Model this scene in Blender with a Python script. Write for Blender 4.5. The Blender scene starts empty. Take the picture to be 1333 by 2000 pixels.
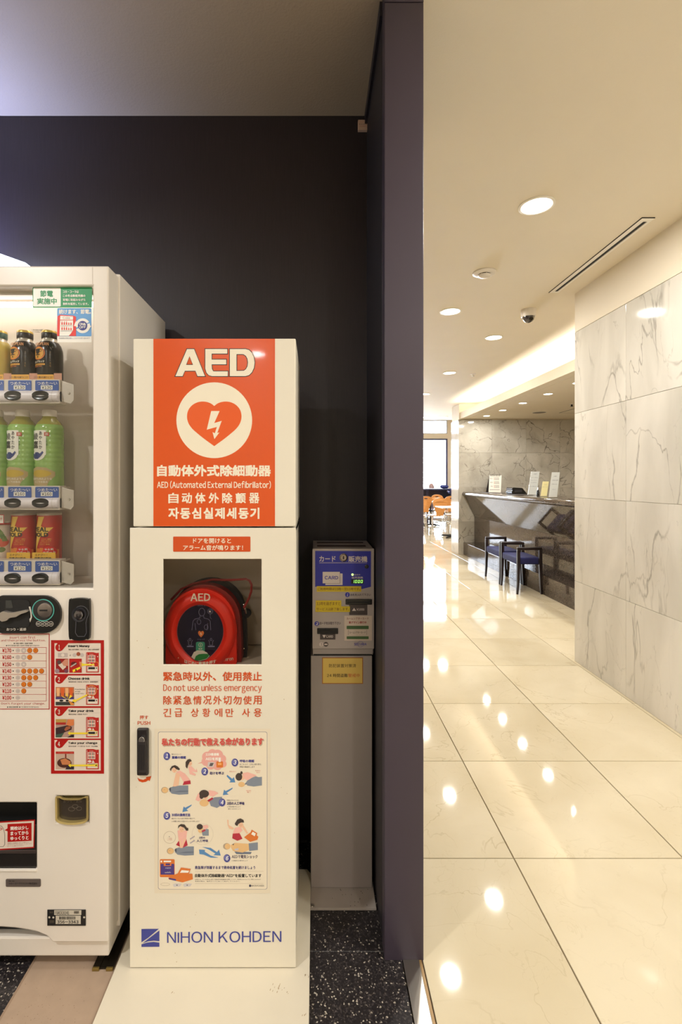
import bpy, bmesh, math, random
from mathutils import Vector, Matrix
from mathutils.geometry import tessellate_polygon
random.seed(7)
PI = math.pi
C = bpy.context.scene.collection
SC = bpy.context.scene

# ---------------------------------------------------------------- camera, world, exposure
H, F, CX, CY = 1.3, 956.0, 616.0, 938.0        # eye height (m), focal length (px of 1333x2000), vanishing point
cam_data = bpy.data.cameras.new('camera')
cam = bpy.data.objects.new('camera', cam_data); C.objects.link(cam)
cam.location = (0, 0, H); cam.rotation_euler = (PI/2, 0, 0)
cam_data.sensor_fit = 'VERTICAL'; cam_data.sensor_height = 36; cam_data.sensor_width = 24
cam_data.lens = F/2000*36
cam_data.shift_x = (666.5-CX)/2000; cam_data.shift_y = -(1000-CY)/2000
cam_data.clip_start = 0.02; cam_data.clip_end = 200
SC.camera = cam
SC.view_settings.view_transform = 'Standard'
try: SC.view_settings.look = 'None'
except Exception: pass
SC.view_settings.gamma = 1; SC.view_settings.use_curve_mapping = False
SC.view_settings.exposure = 0.0
try:
    SC.cycles.max_bounces = 10; SC.cycles.diffuse_bounces = 5; SC.cycles.glossy_bounces = 5
    SC.cycles.transparent_max_bounces = 12; SC.cycles.caustics_reflective = False; SC.cycles.caustics_refractive = False
    SC.cycles.sample_clamp_indirect = 4
except Exception: pass
world = bpy.data.worlds.new('overcast_sky'); SC.world = world; world.use_nodes = True
bgn = world.node_tree.nodes['Background']
bgn.inputs[0].default_value = (0.78, 0.87, 1.0, 1); bgn.inputs[1].default_value = 45.0
try: world.cycles.sampling_method = 'AUTOMATIC'
except Exception: pass

WARM = (1.0, 0.96, 0.88)
P_LOBBY, P_HALL, P_SOFFIT, P_COVE = 19.0, 37.0, 8.0, 55.0   # watts of each kind of lamp

def area_lamp(loc, size, power, color, rot=(0,0,0), shape='DISK', size_y=None, spread=180, parent=None, inv=None):
    d = bpy.data.lights.new('light', 'AREA'); d.shape = shape; d.size = size
    if size_y: d.size_y = size_y
    d.energy = power; d.color = color; d.spread = math.radians(spread)
    o = bpy.data.objects.new('light', d); C.objects.link(o); o.location = loc; o.rotation_euler = rot
    if parent:
        o.parent = parent
        if inv: o.matrix_parent_inverse = inv
    return o

# ---------------------------------------------------------------- helpers
def W(px, py, Y):
    return Vector(((px-CX)/F*Y, Y, H-(py-CY)/F*Y))
def X_(px, Y): return (px-CX)/F*Y
def Z_(py, Y): return H-(py-CY)/F*Y
def lin(c):
    c = c/255.0
    return c/12.92 if c <= .04045 else ((c+.055)/1.055)**2.4
def rgb(*c): return (lin(c[0]), lin(c[1]), lin(c[2]), 1)

MATS = {}
def nodes_of(m): return m.node_tree.nodes, m.node_tree.links
def mat(name, col, rough=.5, metal=0, spec=.5, emit=None, es=0, noise=0, nscale=8, coat=0, bump=0, bscale=60, stretch=None):
    """procedural principled material; noise = amount of tonal mottling"""
    if name in MATS: return MATS[name]
    m = bpy.data.materials.new(name); m.use_nodes = True; MATS[name] = m
    N, L = nodes_of(m); b = N['Principled BSDF']
    b.inputs['Base Color'].default_value = col; b.inputs['Roughness'].default_value = rough
    b.inputs['Metallic'].default_value = metal; b.inputs['Specular IOR Level'].default_value = spec
    if coat: b.inputs['Coat Weight'].default_value = coat; b.inputs['Coat Roughness'].default_value = .05
    if emit: b.inputs['Emission Color'].default_value = emit; b.inputs['Emission Strength'].default_value = es
    if noise or bump:
        tc = N.new('ShaderNodeTexCoord'); mp = N.new('ShaderNodeMapping'); L.new(tc.outputs['Object'], mp.inputs['Vector'])
        if stretch: mp.inputs['Scale'].default_value = stretch
    if noise:
        n = N.new('ShaderNodeTexNoise'); n.inputs['Scale'].default_value = nscale; n.inputs['Detail'].default_value = 5
        L.new(mp.outputs['Vector'], n.inputs['Vector'])
        r = N.new('ShaderNodeMapRange'); r.inputs[1].default_value = .3; r.inputs[2].default_value = .7
        r.inputs[3].default_value = 1-noise; r.inputs[4].default_value = 1+noise
        L.new(n.outputs[0], r.inputs[0])
        mx = N.new('ShaderNodeMix'); mx.data_type = 'RGBA'; mx.blend_type = 'MULTIPLY'; mx.inputs[0].default_value = 1
        mx.inputs[6].default_value = col; L.new(r.outputs[0], mx.inputs[7]); L.new(mx.outputs[2], b.inputs['Base Color'])
    if bump:
        n = N.new('ShaderNodeTexNoise'); n.inputs['Scale'].default_value = bscale; n.inputs['Detail'].default_value = 3
        L.new(mp.outputs['Vector'], n.inputs['Vector'])
        bp = N.new('ShaderNodeBump'); bp.inputs['Strength'].default_value = bump; bp.inputs['Distance'].default_value = .002
        L.new(n.outputs[0], bp.inputs['Height']); L.new(bp.outputs[0], b.inputs['Normal'])
    return m
def pm(r, g, b, rough=.45):
    return mat('ink_%d_%d_%d_%d' % (r, g, b, int(rough*100)), rgb(r, g, b), rough)

def stone(name, c1, c2, vein, rough=.08, scale=1.0, vein_amt=.8, vein_w=.02, vscale=1.6, dist=1.4, tint=.06, spec=.5, stretch=(1,1,1), crack=0, crack_scale=2.2):
    """polished marble: cloudy base + thin wandering veins; every slab gets its own patch and tone"""
    m = bpy.data.materials.new(name); m.use_nodes = True; MATS[name] = m
    N, L = nodes_of(m); b = N['Principled BSDF']
    b.inputs['Roughness'].default_value = rough; b.inputs['Specular IOR Level'].default_value = spec
    tc = N.new('ShaderNodeTexCoord'); oi = N.new('ShaderNodeObjectInfo')
    ml = N.new('ShaderNodeMath'); ml.operation = 'MULTIPLY'; ml.inputs[1].default_value = 37.0; L.new(oi.outputs['Random'], ml.inputs[0])
    ad = N.new('ShaderNodeVectorMath'); ad.operation = 'ADD'; L.new(tc.outputs['Object'], ad.inputs[0]); L.new(ml.outputs[0], ad.inputs[1])
    mp = N.new('ShaderNodeMapping'); mp.inputs['Scale'].default_value = stretch; L.new(ad.outputs[0], mp.inputs['Vector'])
    n1 = N.new('ShaderNodeTexNoise'); n1.inputs['Scale'].default_value = 2.5*scale; n1.inputs['Detail'].default_value = 7
    n1.inputs['Distortion'].default_value = .5; L.new(mp.outputs[0], n1.inputs['Vector'])
    cr = N.new('ShaderNodeValToRGB'); cr.color_ramp.elements[0].position = .3; cr.color_ramp.elements[1].position = .7
    cr.color_ramp.elements[0].color = c1; cr.color_ramp.elements[1].color = c2; L.new(n1.outputs[0], cr.inputs[0])
    last = cr.outputs[0]
    for k, (vs, amt, w) in enumerate(((vscale, vein_amt, vein_w), (vscale*2.7, vein_amt*.5, vein_w*.8))):
        n2 = N.new('ShaderNodeTexNoise'); n2.inputs['Scale'].default_value = vs; n2.inputs['Detail'].default_value = 5
        n2.inputs['Distortion'].default_value = dist; L.new(mp.outputs[0], n2.inputs['Vector'])
        s = N.new('ShaderNodeMath'); s.operation = 'SUBTRACT'; s.inputs[1].default_value = .5; L.new(n2.outputs[0], s.inputs[0])
        a = N.new('ShaderNodeMath'); a.operation = 'ABSOLUTE'; L.new(s.outputs[0], a.inputs[0])
        r = N.new('ShaderNodeMapRange'); r.inputs[1].default_value = 0; r.inputs[2].default_value = w
        r.inputs[3].default_value = amt; r.inputs[4].default_value = 0; L.new(a.outputs[0], r.inputs[0])
        n3 = N.new('ShaderNodeTexNoise'); n3.inputs['Scale'].default_value = vs*1.3; n3.inputs['Detail'].default_value = 2
        of = N.new('ShaderNodeVectorMath'); of.operation = 'ADD'; of.inputs[1].default_value = (9+k*5, 3, 7)
        L.new(mp.outputs[0], of.inputs[0]); L.new(of.outputs[0], n3.inputs['Vector'])
        r3 = N.new('ShaderNodeMapRange'); r3.inputs[1].default_value = .42; r3.inputs[2].default_value = .6; L.new(n3.outputs[0], r3.inputs[0])
        mm = N.new('ShaderNodeMath'); mm.operation = 'MULTIPLY'; L.new(r.outputs[0], mm.inputs[0]); L.new(r3.outputs[0], mm.inputs[1])
        mx = N.new('ShaderNodeMix'); mx.data_type = 'RGBA'; mx.inputs[7].default_value = vein
        L.new(mm.outputs[0], mx.inputs[0]); L.new(last, mx.inputs[6]); last = mx.outputs[2]
    if crack:                                                   # network of thin dark cracks
        wn = N.new('ShaderNodeTexNoise'); wn.inputs['Scale'].default_value = 3.5; wn.inputs['Detail'].default_value = 6; L.new(mp.outputs[0], wn.inputs['Vector'])
        wm = N.new('ShaderNodeVectorMath'); wm.operation = 'MULTIPLY_ADD'; wm.inputs[1].default_value = (.45, .45, .45); L.new(wn.outputs['Color'], wm.inputs[0]); L.new(mp.outputs[0], wm.inputs[2])
        vo = N.new('ShaderNodeTexVoronoi'); vo.feature = 'DISTANCE_TO_EDGE'; vo.inputs['Scale'].default_value = crack_scale; L.new(wm.outputs[0], vo.inputs['Vector'])
        cm_ = N.new('ShaderNodeMapRange'); cm_.inputs[1].default_value = .0; cm_.inputs[2].default_value = .016; cm_.inputs[3].default_value = crack; cm_.inputs[4].default_value = 0; L.new(vo.outputs['Distance'], cm_.inputs[0])
        k3 = N.new('ShaderNodeTexNoise'); k3.inputs['Scale'].default_value = 2.2; L.new(ad.outputs[0], k3.inputs['Vector'])
        k4 = N.new('ShaderNodeMapRange'); k4.inputs[1].default_value = .45; k4.inputs[2].default_value = .58; L.new(k3.outputs[0], k4.inputs[0])
        mu = N.new('ShaderNodeMath'); mu.operation = 'MULTIPLY'; L.new(cm_.outputs[0], mu.inputs[0]); L.new(k4.outputs[0], mu.inputs[1])
        mx = N.new('ShaderNodeMix'); mx.data_type = 'RGBA'; mx.inputs[7].default_value = vein
        L.new(mu.outputs[0], mx.inputs[0]); L.new(last, mx.inputs[6]); last = mx.outputs[2]
    tr = N.new('ShaderNodeMapRange'); tr.inputs[3].default_value = 1-tint; tr.inputs[4].default_value = 1+tint*.5; L.new(oi.outputs['Random'], tr.inputs[0])
    tm = N.new('ShaderNodeMix'); tm.data_type = 'RGBA'; tm.blend_type = 'MULTIPLY'; tm.inputs[0].default_value = 1
    L.new(last, tm.inputs[6]); L.new(tr.outputs[0], tm.inputs[7]); L.new(tm.outputs[2], b.inputs['Base Color'])
    return m

def speckled(name, base, chips, scale, rough, spec=.5, amount=.35):
    """terrazzo / granite: Voronoi chips, each its own tone"""
    m = bpy.data.materials.new(name); m.use_nodes = True; MATS[name] = m
    N, L = nodes_of(m); b = N['Principled BSDF']; b.inputs['Roughness'].default_value = rough; b.inputs['Specular IOR Level'].default_value = spec
    tc = N.new('ShaderNodeTexCoord'); v = N.new('ShaderNodeTexVoronoi'); v.inputs['Scale'].default_value = scale
    L.new(tc.outputs['Object'], v.inputs['Vector'])
    sx = N.new('ShaderNodeSeparateColor'); L.new(v.outputs['Color'], sx.inputs[0])
    cr = N.new('ShaderNodeValToRGB'); e = cr.color_ramp.elements
    cr.color_ramp.interpolation = 'CONSTANT'
    e[0].position = 0; e[0].color = base; e[1].position = 1-amount; e[1].color = chips[0]
    for k, c in enumerate(chips[1:]):
        x = e.new(1-amount+amount*(.55+.45*(k+1)/len(chips))); x.color = c
    L.new(sx.outputs[0], cr.inputs[0])
    n = N.new('ShaderNodeTexNoise'); n.inputs['Scale'].default_value = scale*.6; n.inputs['Detail'].default_value = 4; L.new(tc.outputs['Object'], n.inputs['Vector'])
    mr = N.new('ShaderNodeMapRange'); mr.inputs[1].default_value = .3; mr.inputs[2].default_value = .7; mr.inputs[3].default_value = .5; mr.inputs[4].default_value = 1.5; L.new(n.outputs[0], mr.inputs[0])
    mx = N.new('ShaderNodeMix'); mx.data_type = 'RGBA'; mx.blend_type = 'MULTIPLY'; mx.inputs[0].default_value = 1
    L.new(cr.outputs[0], mx.inputs[6]); L.new(mr.outputs[0], mx.inputs[7]); L.new(mx.outputs[2], b.inputs['Base Color'])
    return m

def glass(name, tint=(1,1,1,1), gloss=.06, rough=.02):
    m = bpy.data.materials.new(name); m.use_nodes = True; MATS[name] = m
    N, L = nodes_of(m); N.remove(N['Principled BSDF']); out = N['Material Output']
    t = N.new('ShaderNodeBsdfTransparent'); t.inputs[0].default_value = tint
    g = N.new('ShaderNodeBsdfGlossy'); g.inputs['Roughness'].default_value = rough
    f = N.new('ShaderNodeFresnel'); f.inputs[0].default_value = 1.45
    mu = N.new('ShaderNodeMath'); mu.operation = 'MULTIPLY'; mu.inputs[1].default_value = gloss/.034; L.new(f.outputs[0], mu.inputs[0])
    x = N.new('ShaderNodeMixShader'); L.new(mu.outputs[0], x.inputs[0]); L.new(t.outputs[0], x.inputs[1]); L.new(g.outputs[0], x.inputs[2])
    L.new(x.outputs[0], out.inputs[0]); return m

class MB:
    """mesh builder: collects shapes, makes ONE mesh object"""
    def __init__(s): s.v = []; s.f = []; s.m = []; s.mats = []
    def mi(s, m):
        if m is None: return 0
        if m not in s.mats: s.mats.append(m)
        return s.mats.index(m)
    def add(s, vs, fs, m=None):
        o = len(s.v); s.v += [tuple(v) for v in vs]; k = s.mi(m)
        for f in fs: s.f.append([o+i for i in f]); s.m.append(k)
        return s
    def box(s, x0, x1, y0, y1, z0, z1, m=None):
        if x0 > x1: x0, x1 = x1, x0
        if y0 > y1: y0, y1 = y1, y0
        if z0 > z1: z0, z1 = z1, z0
        return s.add([(x0,y0,z0),(x1,y0,z0),(x1,y1,z0),(x0,y1,z0),(x0,y0,z1),(x1,y0,z1),(x1,y1,z1),(x0,y1,z1)],
            [(3,2,1,0),(4,5,6,7),(0,1,5,4),(1,2,6,5),(2,3,7,6),(3,0,4,7)], m)
    def pbox(s, px0, py0, px1, py1, Y0, Y1, m=None):      # box whose front face at depth Y0 has these photo corners
        return s.box(X_(px0,Y0), X_(px1,Y0), Y0, Y1, Z_(py1,Y0), Z_(py0,Y0), m)
    def prism(s, poly, a, b, axis='y', m=None):           # poly: 2D points; extruded from a to b along axis
        n = len(poly)
        def P(p, t):
            return {'y': (p[0], t, p[1]), 'x': (t, p[0], p[1]), 'z': (p[0], p[1], t)}[axis]
        vs = [P(p, a) for p in poly]+[P(p, b) for p in poly]
        tri = tessellate_polygon([[Vector((p[0], p[1], 0)) for p in poly]])
        fs = [tuple(t) for t in tri]+[tuple(n+i for i in reversed(t)) for t in tri]
        fs += [(i, (i+1) % n, n+(i+1) % n, n+i) for i in range(n)]
        return s.add(vs, fs, m)
    def prism_holes(s, outer, holes, y0, y1, m=None):      # slab facing -y with openings of any outline
        loops = [outer]+holes; tri = tessellate_polygon([[Vector((x, z, 0)) for x, z in lp] for lp in loops])
        allp = [p for lp in loops for p in lp]; n = len(allp)
        fs = [tuple(t) for t in tri]+[tuple(n+i for i in reversed(t)) for t in tri]; o = 0
        for lp in loops:
            k = len(lp); fs += [(o+i, o+(i+1) % k, n+o+(i+1) % k, n+o+i) for i in range(k)]; o += k
        return s.add([(x, y0, z) for x, z in allp]+[(x, y1, z) for x, z in allp], fs, m)
    def lathe(s, prof, c=(0,0,0), n=24, axis='z', cap=True):   # prof: (r, h, mat)
        rings = []
        base = len(s.v)
        for (r, h, *_) in prof:
            for i in range(n):
                a = 2*PI*i/n; x, y = r*math.cos(a), r*math.sin(a)
                p = {'z': (x, y, h), 'y': (x, h, y), 'x': (h, x, y)}[axis]
                s.v.append((c[0]+p[0], c[1]+p[1], c[2]+p[2]))
        for k in range(len(prof)-1):
            mi = s.mi(prof[k][2] if len(prof[k]) > 2 else None)
            for i in range(n):
                j = (i+1) % n
                s.f.append([base+k*n+i, base+k*n+j, base+(k+1)*n+j, base+(k+1)*n+i]); s.m.append(mi)
        if cap:
            s.f.append([base+i for i in range(n)]); s.m.append(s.mi(prof[0][2] if len(prof[0]) > 2 else None))
            e = base+(len(prof)-1)*n
            s.f.append([e+i for i in range(n)]); s.m.append(s.mi(prof[-1][2] if len(prof[-1]) > 2 else None))
        return s
    def tube(s, pts, r, n=8, m=None, flat=1.0):
        pts = [Vector(p) for p in pts]; base = len(s.v); mi = s.mi(m)
        rs = r if isinstance(r, (list, tuple)) else [r]*len(pts)
        up = Vector((0, 1, .01))
        for k, p in enumerate(pts):
            d = (pts[min(k+1, len(pts)-1)]-pts[max(k-1, 0)]).normalized()
            u = up if abs(d.dot(up.normalized())) < .95 else Vector((1, 0, 0))
            a = d.cross(u).normalized(); b = d.cross(a).normalized()
            for i in range(n):
                t = 2*PI*i/n; q = p+a*math.cos(t)*rs[k]+b*math.sin(t)*rs[k]*flat
                s.v.append(tuple(q))
        for k in range(len(pts)-1):
            for i in range(n):
                j = (i+1) % n
                s.f.append([base+k*n+i, base+k*n+j, base+(k+1)*n+j, base+(k+1)*n+i]); s.m.append(mi)
        s.f.append([base+i for i in range(n)]); s.m.append(mi)
        e = base+(len(pts)-1)*n; s.f.append([e+i for i in range(n)]); s.m.append(mi)
        return s
    def plate(s, x0, x1, z0, z1, y0, y1, holes, m=None):   # a panel facing -y with rectangular openings
        xs = sorted({x0, x1, *[h[0] for h in holes], *[h[1] for h in holes]}); zs = sorted({z0, z1, *[h[2] for h in holes], *[h[3] for h in holes]})
        xs = [x for x in xs if x0 <= x <= x1]; zs = [z for z in zs if z0 <= z <= z1]
        def solid(i, j):
            if i < 0 or j < 0 or i >= len(xs)-1 or j >= len(zs)-1: return False
            cx, cz = (xs[i]+xs[i+1])/2, (zs[j]+zs[j+1])/2
            return not any(h[0] < cx < h[1] and h[2] < cz < h[3] for h in holes)
        for i in range(len(xs)-1):
            for j in range(len(zs)-1):
                if not solid(i, j): continue
                a, b, c, d = xs[i], xs[i+1], zs[j], zs[j+1]
                s.add([(a,y0,c),(b,y0,c),(b,y0,d),(a,y0,d)], [(0,1,2,3)], m)
                s.add([(a,y1,c),(b,y1,c),(b,y1,d),(a,y1,d)], [(3,2,1,0)], m)
                if not solid(i-1, j): s.add([(a,y0,c),(a,y0,d),(a,y1,d),(a,y1,c)], [(0,1,2,3)], m)
                if not solid(i+1, j): s.add([(b,y0,c),(b,y1,c),(b,y1,d),(b,y0,d)], [(0,1,2,3)], m)
                if not solid(i, j-1): s.add([(a,y0,c),(a,y1,c),(b,y1,c),(b,y0,c)], [(0,1,2,3)], m)
                if not solid(i, j+1): s.add([(a,y0,d),(b,y0,d),(b,y1,d),(a,y1,d)], [(0,1,2,3)], m)
        return s
    def mesh(s, name, m=None):
        me = bpy.data.meshes.new(name); me.from_pydata(s.v, [], s.f)
        mats = s.mats or [m]
        if m is not None and s.mats and m not in s.mats: pass
        for x in mats: me.materials.append(x)
        me.polygons.foreach_set('material_index', s.m); me.update(); return me
    def build(s, name, m=None, parent=None, bevel=0, smooth=False, seg=2, merge=True, fix=True):
        me = s.mesh(name, m)
        if merge or fix:
            bm = bmesh.new(); bm.from_mesh(me)
            if merge: bmesh.ops.remove_doubles(bm, verts=bm.verts, dist=1e-6)
            if fix: bmesh.ops.recalc_face_normals(bm, faces=bm.faces)
            bm.to_mesh(me); bm.free()
        return put(name, me, parent, bevel, smooth, seg)

def put(name, me, parent=None, bevel=0, smooth=False, seg=2):
    o = bpy.data.objects.new(name, me); C.objects.link(o)
    if parent is not None:
        o.parent = parent
        if parent.type == 'EMPTY': o.matrix_parent_inverse = Matrix.Translation(-parent.location)
    if bevel:
        b = o.modifiers.new('bevel', 'BEVEL'); b.width = bevel; b.segments = seg; b.limit_method = 'ANGLE'; b.angle_limit = math.radians(40)
        b.harden_normals = False
    if smooth:
        for p in me.polygons: p.use_smooth = True
        me.set_sharp_from_angle(angle=math.radians(38))
    return o

def thing(name, label, cat, loc=(0,0,0), group=None):
    o = bpy.data.objects.new(name, None); C.objects.link(o); o.location = loc; o.empty_display_size = .1
    o['label'] = label; o['category'] = cat
    if group: o['group'] = group
    return o
def tag(o, label, cat, group=None):
    o['label'] = label; o['category'] = cat
    if group: o['group'] = group
    return o
def struct(o): o['kind'] = 'structure'; return o
def copy_tree(o, parent=None):
    c = o.copy(); C.objects.link(c)
    if parent is not None: c.parent = parent; c.matrix_parent_inverse = o.matrix_parent_inverse.copy()
    for ch in list(o.children): copy_tree(ch, c)
    return c

# ---------------------------------------------------------------- flat print: lettering and drawings laid on real surfaces
GL = {}
def prefetch(chars, res):
    """turn characters into flat meshes in one go, one per line of a temporary text; Latin comes from the full-width sans set"""
    chars = [c for c in dict.fromkeys(chars) if (c, res) not in GL and c not in ' \u3000\n']
    if not chars: return
    out = []
    for ch in chars:
        o_ = ord(ch); out.append(chr(o_+0xFEE0) if 0x21 <= o_ <= 0x7e else {'\u00a5': '\uffe5'}.get(ch, ch))
    cu = bpy.data.curves.new('t', 'FONT'); cu.body = '\n'.join(out); cu.size = 1; cu.space_line = 3; cu.resolution_u = res; cu.fill_mode = 'FRONT'
    o = bpy.data.objects.new('t', cu); C.objects.link(o)
    ev = o.evaluated_get(bpy.context.evaluated_depsgraph_get()); me = ev.to_mesh()
    co = [(v.co.x, v.co.y) for v in me.vertices]; fs = [tuple(p.vertices) for p in me.polygons]
    ev.to_mesh_clear(); bpy.data.objects.remove(o); bpy.data.curves.remove(cu)
    R = [([], [], {}) for _ in chars]
    for f in fs:
        k = round(-(sum(co[i][1] for i in f)/len(f)-.35)/3); k = min(max(k, 0), len(chars)-1)
        V, Fq, idx = R[k]; g = []
        for i in f:
            if i not in idx: idx[i] = len(V); V.append((co[i][0], co[i][1]+3*k))
            g.append(idx[i])
        Fq.append(tuple(g))
    for ch, c2, (V, Fq, _) in zip(chars, out, R): GL[(ch, res)] = (V, Fq, c2 != ch)
    bar = lambda w, h, y=0: [(0, y), (w, y), (w, h), (0, h)]
    for ch, V, Fq in (('I', bar(.095, .73), [(0,1,2,3)]), ('l', bar(.085, .78), [(0,1,2,3)]), ('i', bar(.085, .545)+bar(.09, .74, .645), [(0,1,2,3), (4,5,6,7)])):
        GL[(ch, res)] = ([(x*FWS, y*FWS) for x, y in V], Fq, True)
def glyph(ch, res):
    if (ch, res) not in GL: prefetch([ch], res)
    return GL[(ch, res)]
FWS = .95
PITCH = []
def glyphs(s, res=3):
    if not PITCH:
        f = lambda t: max(v[0] for v in glyph_raw(t))
        PITCH.append(f('\u4e00\u4e00')-f('\u4e00'))
    em = PITCH[0]; V = []; Fc = []; y = 0
    for ln in s.split('\n'):
        x = 0
        for ch in ln:
            if ch in ' \u3000': x += em*(.28 if ch == ' ' else 1); continue
            vs, fs, latin = glyph(ch, res)
            if not vs: x += em; continue
            dx = x
            if latin or ch in '\u201c\u201d':
                x0 = min(v[0] for v in vs); w = max(v[0] for v in vs)-x0; dx = x-x0+em*.055; adv = w+em*.115
            else: adv = em
            o = len(V); V += [(v[0]+dx, v[1]+y) for v in vs]; Fc += [tuple(o+i for i in f) for f in fs]; x += adv
        y -= em*1.04
    if not V: return [], []
    x0 = min(v[0] for v in V); x1 = max(v[0] for v in V); y0 = min(v[1] for v in V); y1 = max(v[1] for v in V)
    w = max(x1-x0, 1e-6); h = max(y1-y0, 1e-6)
    return [((v[0]-x0)/w, (y1-v[1])/h) for v in V], Fc
def glyph_raw(t):
    cu = bpy.data.curves.new('t', 'FONT'); cu.body = t; cu.size = 1
    o = bpy.data.objects.new('t', cu); C.objects.link(o); ev = o.evaluated_get(bpy.context.evaluated_depsgraph_get()); me = ev.to_mesh()
    r = [(v.co.x, v.co.y) for v in me.vertices]; ev.to_mesh_clear(); bpy.data.objects.remove(o); bpy.data.curves.remove(cu); return r
def smooth(pts, fixed=(0,), sub=4):
    # closed Catmull-Rom; corners where the outline turns sharply stay sharp
    n = len(pts); out = []
    def ang(i):
        a = Vector((pts[i][0]-pts[i-1][0], pts[i][1]-pts[i-1][1])); b = Vector((pts[(i+1) % n][0]-pts[i][0], pts[(i+1) % n][1]-pts[i][1])); return a.angle(b)
    sharp = [ang(i) > .8 for i in range(n)]
    for i in range(n):
        p0, p1, p2, p3 = pts[i-1], pts[i], pts[(i+1) % n], pts[(i+2) % n]
        if sharp[i]: p0 = (2*p1[0]-p2[0], 2*p1[1]-p2[1])
        if sharp[(i+1) % n]: p3 = (2*p2[0]-p1[0], 2*p2[1]-p1[1])
        for k in range(sub):
            t = k/sub
            out.append(tuple(.5*(2*p1[j]+(p2[j]-p0[j])*t+(2*p0[j]-5*p1[j]+4*p2[j]-p3[j])*t*t+(-p0[j]+3*p1[j]-3*p2[j]+p3[j])*t**3) for j in (0, 1)))
    return out

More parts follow.
